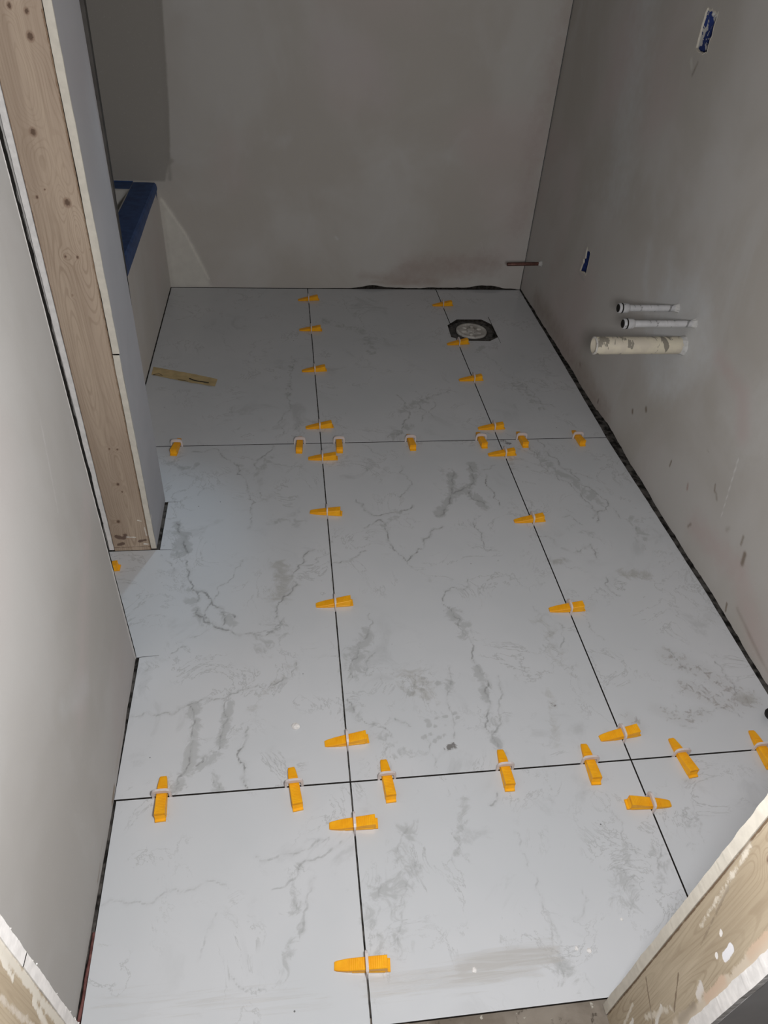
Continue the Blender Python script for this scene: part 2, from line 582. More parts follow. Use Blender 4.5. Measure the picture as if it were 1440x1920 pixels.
# ---------------------------------------------------------------- mapped floor pattern (metres on the floor)
VEINS = [
 (2, 0.9, [(-0.426, 0.821), (-0.393, 0.766), (-0.388, 0.678), (-0.382, 0.651), (-0.372, 0.596), (-0.361, 0.564), (-0.349, 0.551), (-0.33, 0.548), (-0.309, 0.522), (-0.299, 0.5), (-0.282, 0.49), (-0.263, 0.473), (-0.249, 0.458)]),
 (2, 0.8, [(-0.347, 0.547), (-0.342, 0.496), (-0.339, 0.472), (-0.318, 0.445), (-0.293, 0.43), (-0.263, 0.419), (-0.247, 0.405), (-0.209, 0.407), (-0.171, 0.398), (-0.142, 0.426)]),
 (1.5, 0.6, [(-0.314, 0.506), (-0.316, 0.46)]),
 (1.5, 0.6, [(-0.287, 0.485), (-0.276, 0.435)]),
 (1.2, 0.6, [(-0.236, 0.661), (-0.256, 0.628), (-0.293, 0.568), (-0.301, 0.52)]),
 (1.5, 0.6, [(-0.427, 0.712), (-0.404, 0.685), (-0.392, 0.658)]),
 (1.5, 0.5, [(-0.438, 0.673), (-0.421, 0.65), (-0.415, 0.612)]),
 (1.2, 0.5, [(-0.352, 0.401), (-0.329, 0.407), (-0.306, 0.427)]),
 (1.2, 0.5, [(-0.393, 0.355), (-0.375, 0.371), (-0.357, 0.375)]),
 (1.5, 0.7, [(-0.411, 1.167), (-0.334, 1.179), (-0.304, 1.126), (-0.263, 1.087), (-0.239, 1.005), (-0.227, 0.942), (-0.22, 0.86), (-0.224, 0.79)]),
 (1.5, 0.5, [(-0.459, 1.095), (-0.417, 1.047), (-0.373, 1.026)]),
 (2, 0.6, [(-0.208, 1.066), (-0.176, 1.15), (-0.154, 1.194)]),
 (1.5, 0.5, [(-0.164, 1.092), (-0.098, 1.075)]),
 (1.5, 0.5, [(-0.195, 0.951), (-0.174, 0.907)]),
 (1.5, 0.7, [(-0.042, 0.692), (-0.088, 0.632), (-0.094, 0.559), (-0.131, 0.518), (-0.145, 0.477), (-0.151, 0.448)]),
 (1.5, 0.5, [(-0.196, 0.405), (-0.154, 0.402), (-0.132, 0.446)]),
 (1.5, 0.7, [(-0.339, 0.213), (-0.326, 0.154), (-0.324, 0.091), (-0.331, 0.05), (-0.345, 0.014)]),
 (1.5, 0.7, [(-0.259, 0.217), (-0.249, 0.169), (-0.262, 0.136), (-0.267, 0.093), (-0.311, 0.061)]),
 (1.5, 1, [(-0.208, 0.145), (-0.227, 0.09), (-0.211, 0.049), (-0.206, 0.004)]),
 (1.3, 0.6, [(-0.456, 0.191), (-0.404, 0.187), (-0.339, 0.209), (-0.286, 0.219), (-0.209, 0.245), (-0.17, 0.242), (-0.115, 0.268), (-0.101, 0.312)]),
 (1.3, 0.6, [(-0.278, 0.031), (-0.259, 0.004)]),
 (1.5, 0.6, [(-0.054, -0.112), (-0.08, -0.12), (-0.108, -0.134), (-0.144, -0.134), (-0.186, -0.134)]),
 (1.5, 0.7, [(-0.027, -0.119), (-0.055, -0.139), (-0.095, -0.148), (-0.108, -0.161), (-0.121, -0.181), (-0.16, -0.196)]),
 (1.5, 0.6, [(-0.08, -0.182), (-0.088, -0.206), (-0.094, -0.232), (-0.108, -0.269)]),
 (1.5, 0.5, [(-0.116, -0.212), (-0.114, -0.26), (-0.109, -0.28)]),
 (1.3, 0.5, [(-0.458, -0.195), (-0.413, -0.193), (-0.353, -0.187), (-0.307, -0.183), (-0.276, -0.17), (-0.232, -0.187)]),
 (1.3, 0.5, [(-0.251, -0.224), (-0.268, -0.254), (-0.277, -0.296)]),
 (1.3, 0.5, [(-0.226, -0.323), (-0.182, -0.347), (-0.165, -0.353)]),
 (1.5, 0.8, [(0.089, 0.902), (0.11, 0.851), (0.154, 0.825), (0.199, 0.839), (0.256, 0.869)]),
 (1.5, 0.8, [(0.102, 0.773), (0.13, 0.79), (0.154, 0.806)]),
 (1.6, 0.9, [(0.155, 0.801), (0.166, 0.74), (0.174, 0.68), (0.186, 0.658), (0.206, 0.631), (0.235, 0.661), (0.264, 0.719), (0.301, 0.756), (0.329, 0.766)]),
 (1.1, 0.5, [(0.206, 0.631), (0.232, 0.593), (0.257, 0.551)]),
 (1.2, 0.7, [(0.002, 0.633), (0.037, 0.639), (0.099, 0.678)]),
 (2, 0.7, [(0.409, 1.04), (0.4, 0.966), (0.378, 0.898), (0.318, 0.816)]),
 (2, 0.6, [(0.389, 0.913), (0.442, 0.948), (0.46, 0.876), (0.479, 0.843)]),
 (2, 0.6, [(0.47, 1.058), (0.466, 0.982), (0.446, 0.942)]),
 (1.3, 1, [(0.515, 1.008), (0.502, 0.967), (0.517, 0.907), (0.521, 0.856)]),
 (1.5, 0.6, [(0.509, 1.036), (0.555, 1.057)]),
 (1.3, 0.6, [(0.431, 0.796), (0.434, 0.717), (0.436, 0.659), (0.463, 0.659)]),
 (1.5, 0.5, [(0.25, 1.067), (0.258, 0.999), (0.271, 0.972), (0.223, 0.906)]),
 (1.5, 0.7, [(0.278, 0.479), (0.311, 0.528), (0.347, 0.52), (0.359, 0.551)]),
 (1.6, 0.7, [(0.276, 0.468), (0.311, 0.417), (0.312, 0.37), (0.322, 0.314), (0.321, 0.271)]),
 (1.5, 0.5, [(0.257, 0.271), (0.249, 0.218), (0.235, 0.19), (0.239, 0.133), (0.231, 0.081)]),
 (1.6, 0.7, [(0.321, 0.271), (0.325, 0.19), (0.316, 0.134), (0.318, 0.071), (0.333, 0.037)]),
 (1.5, 0.5, [(0.368, 0.24), (0.359, 0.178), (0.344, 0.139), (0.319, 0.087)]),
 (1.5, 0.5, [(0.085, 0.45), (0.075, 0.386), (0.042, 0.355), (0.028, 0.303), (0.028, 0.253)]),
 (1.5, 0.4, [(0.085, 0.326), (0.064, 0.285), (0.05, 0.26)]),
 (1.4, 0.6, [(0.008, 0.2), (0.025, 0.161), (0.075, 0.122), (0.097, 0.092)]),
 (1.5, 0.5, [(0.109, 0.141), (0.141, 0.117)]),
 (1.2, 0.4, [(0.085, 0.073), (0.088, 0.036), (0.088, 0.006)]),
 (1.2, 0.4, [(0.172, 0.092), (0.172, 0.054), (0.182, 0.016)]),
 (1.6, 0.7, [(0.29, 1.5), (0.315, 1.401), (0.293, 1.323), (0.225, 1.227)]),
 (1.5, 0.5, [(0.347, 1.525), (0.376, 1.461), (0.442, 1.497), (0.497, 1.545)]),
 (1.5, 0.5, [(0.359, 1.436), (0.354, 1.321)]),
 (1.4, 0.6, [(0.42, 1.449), (0.407, 1.329)]),
 (1.5, 0.5, [(-0.084, 1.8), (-0.087, 1.635), (-0.109, 1.484), (-0.136, 1.335), (-0.147, 1.239)]),
 (1.3, 0.4, [(0.137, 1.189), (0.188, 1.127)]),
 (1.6, 0.6, [(0.699, 1.157), (0.712, 1.069), (0.737, 1.001), (0.772, 0.952), (0.79, 0.895), (0.808, 0.842), (0.79, 0.78)]),
 (1.6, 0.7, [(0.737, 1.194), (0.749, 1.115), (0.766, 1.049), (0.805, 0.981), (0.834, 0.917), (0.863, 0.865), (0.845, 0.817), (0.812, 0.804), (0.797, 0.763)]),
 (1.2, 0.5, [(0.777, 1.022), (0.826, 0.994), (0.854, 0.974)]),
 (1.3, 0.5, [(0.687, 0.795), (0.723, 0.798), (0.751, 0.751)]),
 (1.3, 0.4, [(0.714, 0.834), (0.737, 0.808)]),
 (1.3, 0.5, [(0.589, 0.724), (0.625, 0.711), (0.639, 0.676)]),
 (1.5, 0.6, [(0.654, 0.66), (0.684, 0.636), (0.743, 0.67), (0.745, 0.604)]),
 (1.5, 0.6, [(0.742, 0.536), (0.737, 0.482), (0.755, 0.467)]),
 (1.5, 0.5, [(0.51, 0.445), (0.54, 0.414), (0.557, 0.353), (0.539, 0.307)]),
 (1.2, 0.4, [(0.637, 0.395), (0.658, 0.324)]),
 (1.3, 0.5, [(0.87, 0.824), (0.906, 0.731), (0.897, 0.639)]),
 (1.5, 0.6, [(0.799, 0.292), (0.82, 0.246), (0.827, 0.21)]),
 (1.3, 0.5, [(0.747, 0.073), (0.778, 0.063)]),
 (1.5, 0.6, [(0.91, 0.239), (0.916, 0.191), (0.917, 0.145)]),
 (1.5, 0.5, [(0.757, 1.62), (0.789, 1.528), (0.814, 1.425), (0.861, 1.401)]),
 (1.3, 0.4, [(0.687, 1.824), (0.721, 1.735), (0.753, 1.62)]),
 (1.5, 0.4, [(0.101, -0.105), (0.08, -0.138), (0.072, -0.171)]),
 (1.4, 0.4, [(0.037, -0.187), (0.033, -0.224), (0.03, -0.253), (0.016, -0.295)]),
 (1.4, 0.4, [(0.11, -0.167), (0.087, -0.207), (0.078, -0.246), (0.055, -0.299)]),
 (1.3, 0.4, [(0.204, -0.142), (0.179, -0.18)]),
 (1.5, 0.8, [(0.294, -0.049), (0.275, -0.074)]),
 (1.4, 0.5, [(0.308, -0.131), (0.312, -0.17), (0.316, -0.196), (0.325, -0.245), (0.326, -0.276), (0.333, -0.297), (0.331, -0.356), (0.322, -0.395)]),
 (1.4, 0.5, [(0.49, -0.216), (0.502, -0.235), (0.516, -0.231)]),
 (1.3, 0.5, [(0.508, -0.25), (0.497, -0.251)]),
 (1.3, 0.6, [(0.594, -0.181), (0.565, -0.223), (0.571, -0.243), (0.551, -0.266)]),
 (1.4, 0.5, [(0.517, -0.106), (0.53, -0.132), (0.521, -0.171), (0.534, -0.193)]),
 (1.3, 0.4, [(0.409, -0.247), (0.413, -0.266), (0.377, -0.295)]),
 (1.3, 0.4, [(0.689, -0.095), (0.686, -0.151), (0.677, -0.185)]),
 (1.3, 0.4, [(0.639, -0.189), (0.665, -0.187)]),
 (1.2, 0.4, [(-0.556, 2.114), (-0.495, 2.165), (-0.35, 1.923), (-0.305, 1.833)]),
 (1.3, 0.4, [(0.148, 2.333), (0.206, 2.169), (0.237, 2.016), (0.293, 1.919)]),
 (1.3, 0.4, [(-0.367, 1.018), (-0.374, 0.941)]),
 (1.3, 0.4, [(-0.464, 1.923), (-0.441, 1.813), (-0.399, 1.782)]),
 (1.2, 0.4, [(0.754, 0.128), (0.785, 0.091), (0.844, 0.107), (0.897, 0.082)]),
]
PATCHES = [
 (16, 0.6, [(-0.418, 0.812), (-0.399, 0.766), (-0.381, 0.67)], 0),
 (12, 0.5, [(-0.381, 0.571), (-0.349, 0.496), (-0.319, 0.442)], 0),
 (12, 0.6, [(-0.276, 0.473), (-0.252, 0.437)], 0),
 (22, 0.45, [(-0.408, 0.778), (-0.413, 0.692)], 0),
 (14, 0.4, [(-0.471, 1.104), (-0.42, 1.074), (-0.39, 1.101)], 0),
 (14, 0.5, [(-0.263, 1.087), (-0.208, 1.038), (-0.168, 1.12)], 0),
 (22, 0.4, [(-0.151, 0.821), (-0.083, 0.794)], 0),
 (26, 0.6, [(-0.144, 0.635), (-0.117, 0.574), (-0.145, 0.519)], 1),
 (28, 0.45, [(-0.171, 0.44), (-0.145, 0.413), (-0.177, 0.365)], 0),
 (13, 0.75, [(-0.328, 0.205), (-0.319, 0.144), (-0.321, 0.094), (-0.33, 0.047), (-0.343, 0.016)], 0),
 (12, 0.6, [(-0.25, 0.206), (-0.259, 0.14), (-0.265, 0.089), (-0.297, 0.062)], 0),
 (12, 0.4, [(-0.274, 0.036), (-0.262, 0.006)], 0),
 (14, 0.35, [(-0.109, 0.298), (-0.158, 0.249), (-0.204, 0.189)], 1),
 (10, 0.4, [(-0.113, -0.163), (-0.119, -0.218), (-0.111, -0.271)], 0),
 (12, 0.35, [(-0.118, -0.288), (-0.13, -0.311), (-0.148, -0.344)], 0),
 (16, 0.75, [(0.405, 1.012), (0.383, 0.906), (0.328, 0.828)], 0),
 (16, 0.7, [(0.389, 0.913), (0.439, 0.937), (0.464, 0.871), (0.474, 0.845)], 0),
 (14, 0.7, [(0.48, 1.066), (0.466, 0.982), (0.444, 0.937)], 0),
 (10, 0.6, [(0.16, 0.782), (0.232, 0.85)], 0),
 (18, 0.55, [(0.292, 0.445), (0.312, 0.408), (0.313, 0.364)], 0),
 (24, 0.55, [(0.074, 0.381), (0.037, 0.326), (0.028, 0.272)], 0),
 (12, 0.4, [(0.007, 0.186), (0.033, 0.15), (0.076, 0.113)], 0),
 (18, 0.4, [(0.08, 0.099), (0.103, 0.047), (0.155, 0.055)], 0),
 (12, 0.65, [(0.321, 0.258), (0.328, 0.205), (0.324, 0.176)], 0),
 (12, 0.45, [(0.318, 0.134), (0.323, 0.054)], 0),
 (12, 0.4, [(0.256, 0.255), (0.241, 0.197)], 0),
 (18, 0.5, [(0.298, 1.391), (0.354, 1.443), (0.419, 1.479)], 0),
 (18, 0.5, [(0.303, 1.289), (0.23, 1.227)], 0),
 (12, 0.4, [(-0.089, 1.745), (-0.103, 1.509)], 0),
 (24, 0.4, [(0.041, 2.116), (0.214, 2.016), (0.24, 1.828)], 0),
 (14, 0.5, [(0.718, 1.116), (0.744, 1.021), (0.794, 0.954), (0.81, 0.873)], 0),
 (16, 0.45, [(0.828, 0.898), (0.843, 0.82)], 0),
 (16, 0.4, [(0.915, 0.767), (0.915, 0.684)], 0),
 (14, 0.7, [(0.617, 0.607), (0.638, 0.61)], 1),
 (18, 0.7, [(0.797, 0.549), (0.835, 0.546), (0.856, 0.535)], 1),
 (18, 0.35, [(0.695, 0.754), (0.764, 0.715)], 0),
 (26, 0.35, [(0.507, 0.386), (0.533, 0.332), (0.534, 0.251)], 1),
 (30, 0.55, [(0.797, 0.264), (0.868, 0.21), (0.917, 0.145)], 2),
 (26, 0.6, [(0.808, 0.169), (0.877, 0.119), (0.948, 0.128)], 2),
 (18, 0.5, [(0.707, 0.118), (0.757, 0.086), (0.816, 0.102)], 2),
 (14, 0.8, [(0.94, 0.126), (0.921, 0.129)], 1),
 (7, 1, [(0.471, 0.15), (0.476, 0.147)], 3),
 (14, 0.35, [(0.473, 0.179), (0.458, 0.109), (0.45, 0.043)], 1),
 (20, 0.5, [(0.637, 0.102), (0.647, 0.081)], 2),
 (12, 0.5, [(0.224, -0.058), (0.192, -0.162)], 0),
 (24, 0.4, [(0.102, -0.113), (0.074, -0.171)], 0),
 (30, 0.42, [(0.086, -0.191), (0.054, -0.207), (0.034, -0.26), (0.043, -0.303)], 0),
 (14, 0.35, [(0.327, -0.322), (0.331, -0.356), (0.323, -0.395)], 0),
 (24, 0.35, [(0.5, -0.19), (0.488, -0.248), (0.479, -0.284)], 0),
 (18, 0.35, [(0.583, -0.197), (0.563, -0.245)], 0),
 (20, 0.3, [(0.664, -0.141), (0.672, -0.195)], 0),
 (10, 0.75, [(0.61, 1.195), (0.633, 1.175)], 3),
 (10, 0.5, [(0.615, 1.105), (0.609, 1.032)], 1),
 (8, 0.9, [(0.213, 0.06), (0.224, 0.066)], 3),
 (22, 0.7, [(0.163, -0.357), (0.249, -0.344), (0.32, -0.345)], 4),
 (22, 0.55, [(0.009, -0.364), (0.143, -0.366), (0.282, -0.361)], 4),
 (26, 0.3, [(-0.417, -0.343), (-0.25, -0.36), (-0.079, -0.37)], 4),
 (18, 0.35, [(0.34, -0.357), (0.355, -0.399)], 0),
 (30, 0.5, [(0.16, 0.247), (0.19, 0.201)], 1),
 (10, 0.6, [(0.665, 1.824), (0.697, 1.87)], 0),
 (22, 0.4, [(0.754, 1.568), (0.799, 1.396)], 0),
 (14, 0.6, [(-0.401, 1.609), (-0.38, 1.582)], 2),
 (6, 0.8, [(0.581, 1.99), (0.581, 1.99)], 0),
 (4, 0.75, [(0.178, 0.129), (0.181, 0.129)], 0),
 (4, 0.75, [(0.18, 0.118), (0.182, 0.118)], 0),
 (4, 0.75, [(0.201, 0.134), (0.203, 0.134)], 0),
 (5, 0.75, [(0.219, 0.136), (0.222, 0.136)], 0),
 (6, 0.75, [(0.216, 0.115), (0.219, 0.115)], 0),
 (3, 0.75, [(0.195, 0.115), (0.197, 0.115)], 0),
 (3, 0.75, [(0.18, 0.095), (0.182, 0.095)], 0),
 (4, 0.75, [(0.197, 0.085), (0.199, 0.085)], 0),
 (5, 0.75, [(0.212, 0.093), (0.215, 0.093)], 0),
 (4, 0.75, [(0.166, 0.09), (0.168, 0.09)], 0),
 (4, 0.75, [(0.187, 0.078), (0.19, 0.078)], 0),
 (6, 0.75, [(0.241, 0.143), (0.243, 0.143)], 0),
 (4, 0.75, [(0.247, 0.133), (0.25, 0.133)], 0),
 (5, 0.75, [(0.163, 0.223), (0.165, 0.223)], 0),
 (6, 0.75, [(0.151, 0.204), (0.154, 0.203)], 0),
 (4, 0.75, [(0.182, 0.213), (0.185, 0.213)], 0),
 (3, 0.75, [(0.187, 0.174), (0.189, 0.174)], 0),
 (6, 0.75, [(0.219, 0.226), (0.222, 0.226)], 0),
 (4, 0.75, [(0.188, 0.244), (0.191, 0.244)], 0),
]
WEDGES = [(0.0, 2.3169, 6.2, 0.0499), (0.0, 2.0183, -0.0, 0.0522), (0.0, 1.6801, 5.7, 0.0517), (0.0, 1.2942, 4.4, 0.0503), (0.0, 1.1128, -0.4, 0.0477), (0.0, 0.8431, -7.4, 0.0529), (0.0, 0.4851, 2.0, 0.0514), (0.0, 0.0919, 3.2, 0.0503), (0.0, -0.09, -1.8, 0.051), (0.0, -0.3327, -4.6, 0.0571), (0.6, 2.2651, 4.0, 0.0496), (0.6, 1.8945, 7.9, 0.0524), (0.6, 1.601, 3.9, 0.0605), (0.6, 1.2691, 2.5, 0.0587), (0.6, 1.1137, 2.3, 0.0589), (0.6, 0.7801, 2.9, 0.0582), (0.6, 0.4291, 0.3, 0.0557), (0.6, 0.0591, 5.8, 0.0543), (0.6, -0.1004, 176.2, 0.0461), (-0.461, 1.2, -95.8, 0.042), (-0.0692, 1.2, -94.0, 0.0397), (0.0594, 1.2, -91.8, 0.0361), (0.2979, 1.2, -88.5, 0.0412), (0.5394, 1.2, -87.6, 0.0458), (0.6809, 1.2, -88.2, 0.0445), (0.8812, 1.2, -88.1, 0.0462), (-0.3704, 0.0, -87.2, 0.0448), (-0.1131, 0.0, -82.7, 0.0432), (0.0746, 0.0, -86.9, 0.0448), (0.3222, 0.0, -91.2, 0.0478), (0.5067, 0.0, -92.5, 0.0463), (0.7123, 0.0, -80.5, 0.0316), (0.8978, 0.0, -92.8, 0.0482)]


HOLE = [(0.586, 2.066), (0.637, 2.123), (0.749, 2.123), (0.782, 2.076), (0.783, 1.955), (0.74, 1.919), (0.641, 1.922), (0.581, 1.956)]
vein_lines = [(w / 1000.0, s * (.65 if p[0][1] < 0 else .95), fractal(p, 100 + i)) for i, (w, s, p) in enumerate(VEINS)]


def floor_fields(X, Y):
    n = X.size
    x, y = X.ravel(), Y.ravel()
    fld = np.full(n, 8.0)
    stg = np.zeros(n)
    for w, s, P in vein_lines:
        xs = [p[0] for p in P]
        ys = [p[1] for p in P]
        pad = w * 8
        m = np.nonzero((x > min(xs) - pad) & (x < max(xs) + pad) & (y > min(ys) - pad) & (y < max(ys) + pad))[0]
        if not len(m):
            continue
        d = poly_dist(x[m], y[m], P) / w
        b = d < fld[m]
        fld[m[b]] = d[b]
        stg[m[b]] = s
    out = {'vein': fld, 'vein_s': stg}
    names = ['soft', 'brown', 'speck', 'dark', 'smear']
    for k in names:
        out[k] = np.zeros(n)
    for r, s, P, kind in PATCHES:
        r = r / 1000.0 * 1.9
        xs = [p[0] for p in P]
        ys = [p[1] for p in P]
        m = np.nonzero((x > min(xs) - r) & (x < max(xs) + r) & (y > min(ys) - r) & (y < max(ys) + r))[0]
        if not len(m):
            continue
        d = np.clip(1 - poly_dist(x[m], y[m], P) / r, 0, 1)
        d = d * d * (3 - 2 * d) * s
        a = out[names[kind]]
        a[m] = np.maximum(a[m], d)
    return out


# ---------------------------------------------------------------- floor: porcelain slabs laid with open joints
RX_Y = [-0.60, -0.40, 0.14, 0.45, 1.20, 1.30, 1.87, 2.445]
RX_X = [0.990, 0.990, 0.992, 0.997, 0.985, 0.988, 0.998, 1.006]
g = 0.0017


def tile_edge_right(y):
    return np.interp(y, RX_Y, RX_X) + 0.0012 * fnoise(y, 5, 3, 14)


tiles = [
    ([(-0.455, -g, -0.418, -g)], 'L'), ([(g, 0.6 - g, -0.418, -g)], ''), ([(0.6 + g, 0.99, -0.418, -g)], 'R'),
    ([(-0.6085, -g, g, 1.2 - g)], 'N'),
    ([(g, 0.6 - g, g, 1.2 - g)], ''), ([(0.6 + g, 0.99, g, 1.2 - g)], 'R'),
    ([(-0.608, -g, 1.2 + g, 2.441)], ''), ([(g, 0.6 - g, 1.2 + g, 2.441)], 'H'), ([(0.6 + g, 0.99, 1.2 + g, 2.441)], 'RH'),
    ([(-1.25, -0.602, 0.352, 0.7135)], ''),
]
allv, allf, att = [], [], {k: [] for k in ('vein', 'vein_s', 'soft', 'brown', 'speck', 'dark', 'smear', 'tid')}
count = 0
matidx = []
STEP = 0.004
TH = 0.009
for ti, (rects, flag) in enumerate(tiles):
    for (x0, x1, y0, y1) in rects:
        st = STEP if ti < 9 else 0.02
        us = np.linspace(x0, x1, max(2, int(round((x1 - x0) / st)) + 1))
        vs = np.linspace(y0, y1, max(2, int(round((y1 - y0) / st)) + 1))
        notch = []
        if flag == 'N':                          # tile notched round the wall ends
            us = np.unique(np.concatenate([us, [-.598, -.4615, -.4575]]))
            vs = np.unique(np.concatenate([vs, [.350, .7135, .9165]]))
            notch = [[(-.7, -.1), (-.4615, -.1), (-.4615, .350), (-.7, .350)], [(-.7, .30), (-.598, .30), (-.598, .80), (-.7, .80)],
                     [(-.7, .7135), (-.4575, .7135), (-.4575, .9165), (-.7, .9165)]]
        right = 'R' in flag
        left = 'L' in flag

        def fmap(U, V):
            X = U.copy()
            if right:
                t = (U - x0) / (x1 - x0)
                X = U + (tile_edge_right(V) - x1) * np.clip((t - .8) / .2, 0, 1)
            if left:
                t = (U - x0) / (x1 - x0)
                xe = np.interp(V, [-.42, 0], [-.451, -.457])
                X = U + (xe - x0) * np.clip((.2 - t) / .2, 0, 1)
            return X, V, np.zeros_like(U)
        holes = [HOLE] if 'H' in flag else []
        U, V, co, F = grid_data(us, vs, fmap, holes + notch, STEP * .72 if holes else 0)
        at = floor_fields(co[:, 0], co[:, 1])
        at['tid'] = np.full(len(co), float(ti))
        E_ = np.concatenate([F[:, [0, 1]], F[:, [1, 2]], F[:, [2, 3]], F[:, [3, 0]]])
        key = np.sort(E_, 1)
        key = key[:, 0].astype(np.int64) * 10000000 + key[:, 1]
        u_, inv, cnt = np.unique(key, return_inverse=True, return_counts=True)
        rim = E_[cnt[inv] == 1]
        nb = len(co)
        low = co + np.array([0, 0, -TH])
        ring_ids, rinv = np.unique(rim, return_inverse=True)
        rinv = rinv.reshape(rim.shape)
        co = np.concatenate([co, low[ring_ids]])
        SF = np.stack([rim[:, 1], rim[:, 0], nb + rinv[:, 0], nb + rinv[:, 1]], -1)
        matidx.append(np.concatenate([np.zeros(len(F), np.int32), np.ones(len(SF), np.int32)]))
        F = np.concatenate([F, SF])
        for q in at:
            att[q].append(np.concatenate([at[q], at[q][ring_ids]]))
        allv.append(co)
        allf.append(F + count)
        count += len(co)
floor = np_mesh('floor', np.concatenate(allv), np.concatenate(allf), M['tile'],
                {q: np.concatenate(v_) for q, v_ in att.items()})
floor.data.materials.append(M['dark_gap'])  # tile sides coloured dark to deepen the shade in the joints
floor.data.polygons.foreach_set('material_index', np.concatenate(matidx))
tag(floor, 'large pale grey marble-look floor tiles laid with open dark joints', kind='structure')

sub = box('subfloor', -1.45, 1.40, -2.2, 2.60, -0.06, -TH - .0005, M['subfloor'], floor)
sub['label'] = 'dirty brown subfloor showing at the threshold'


bed = box('mortar_bed', -.62, 1.03, -.405, 2.46, -.0092, -.0086, M['mortar'], floor)
bed['label'] = 'dark grey mortar in the open joints'


def saw_cut(x0, y0, x1, y1, w=.0016):
    a, b = Vector((x0, y0, .0003)), Vector((x1, y1, .0003))
    n = Vector((-(b - a).y, (b - a).x, 0)).normalized() * w / 2
    put('saw_cut', [a - n, b - n * .5, b + n * .5, a + n], [(0, 1, 2, 3)], M['dark_board'], floor)


saw_cut(-.460, .9165, -.422, .9165)
saw_cut(-.460, .7135, -.427, .7120)
saw_cut(-.462, .350, -.418, .3525)
saw_cut(.7845, 2.150, .7815, 1.90, .003)

# ---------------------------------------------------------------- room shell
# right wall ------------------------------------------------------
LT = (.60, .61, .61)
BR = (.24, .20, .16)
DK = (.10, .09, .08)
PK = (.50, .415, .395)
WH = (.70, .69, .67)
right_marks = [
    ('fill', [(1.20, .66), (1.12, .60), (1.02, .66), (.90, .62), (.80, .50), (.86, .40), (.93, .30), (1.06, .24), (1.17, .33), (1.20, .45)], .06, LT, .6),
    ('line', [(1.33, .62), (1.29, .52), (1.20, .42)], .045, LT, .45),
    ('line', [(1.80, 1.25), (1.74, 1.0), (1.66, .70)], .24, (.60, .615, .62), .42),  # streak of light on the wall, painted as a paler band
    ('fill', [(.60, .62), (.45, .50), (.55, .30), (.75, .40)], .07, (.57, .56, .54), .5),
    ('line', [(.80, .52), (.66, .50), (.60, .42)], .05, PK, .5),
    ('line', [(.62, .10), (.40, .14), (.25, .05)], .09, PK, .55),
    ('line', [(2.2, .05), (1.6, .04), (1.3, .03)], .12, (.36, .30, .265), .6),  # shade along the far foot of the wall, painted in brown
    ('line', [(1.126, .157), (1.122, .150)], .011, BR, 1), ('line', [(1.053, .210), (1.048, .204)], .013, BR, .95),
    ('line', [(1.372, .046), (1.372, .030)], .005, DK, 1), ('line', [(.831, .170), (.831, .150)], .007, BR, .9),
    ('line', [(.641, .090), (.648, .075)], .007, BR, .8), ('line', [(.615, .250), (.607, .232)], .007, BR, .7),
    ('line', [(.60, .235), (.585, .222)], .010, BR, .55), ('line', [(.442, .222), (.438, .200)], .009, BR, .7),
    ('line', [(.412, .192), (.405, .165)], .012, BR, .95), ('line', [(.388, .035), (.380, .010)], .007, BR, .95),
    ('line', [(1.60, .070), (1.59, .062)], .006, BR, .8), ('line', [(.72, .17), (.715, .155)], .010, (.38, .27, .24), .8),
    ('line', [(.50, .20), (.505, .19)], .014, BR, .4), ('line', [(.70, .30), (.69, .30)], .006, BR, .4),
    ('line', [(.576, .362), (.560, .280), (.543, .198)], .0035, WH, .75),
    ('line', [(.35, .06), (.20, .03), (.05, .02)], .012, BR, .35),
    ('line', [(1.40, 1.09), (1.385, 1.075)], .012, (.55, .54, .5), .9), ('line', [(1.36, 1.09), (1.37, 1.06)], .010, (.26, .23, .2), .7),
    ('fill', [(1.46, 1.225), (1.30, 1.22), (1.30, 1.09), (1.46, 1.09)], .03, (.6, .56, .5), .25),
    ('line', [(1.80, .455), (1.82, .34), (1.75, .335)], .012, (.44, .42, .40), .7),
]


def ragged(poly, n=7, amp=.004, seed=3):
    r = random.Random(seed)
    out = []
    for a, b in zip(poly, poly[1:] + poly[:1]):
        for i in range(n):
            t = i / n
            out.append((a[0] + (b[0] - a[0]) * t + r.uniform(-amp, amp), a[1] + (b[1] - a[1]) * t + r.uniform(-amp, amp)))
    return out


BOX1 = ragged([(1.392, 1.207), (1.328, 1.201), (1.327, 1.114), (1.390, 1.116)], 8, .0045, 3)
BOX2 = [(1.786, .444), (1.776, .436), (1.762, .437), (1.747, .447), (1.744, .410), (1.743, .372), (1.742, .354), (1.765, .359), (1.803, .349), (1.797, .375), (1.790, .385), (1.795, .396), (1.783, .405), (1.788, .425)]


def rwx(y):
    return 1.0015 + .0042 * y


def rz0(y):
    return (.002 + .004 * np.maximum(0, fnoise(y, 22, 4, 40)) + .004 * (fnoise(y, 21, 4, 9) + .6) + .014 * np.exp(-((y - 1.22) / .12) ** 2)
            + .007 * np.exp(-((y - .95) / .10) ** 2) + .006 * np.exp(-((y - .45) / .12) ** 2) + .004 * np.exp(-((y - 1.75) / .3) ** 2))


def rmap(U, V):
    Z = V + rz0(U) * np.clip(1 - V / .06, 0, 1)
    return rwx(U) + .0012 * fnoise(U * .7 + V * .3, 8, 2, 2), U, Z


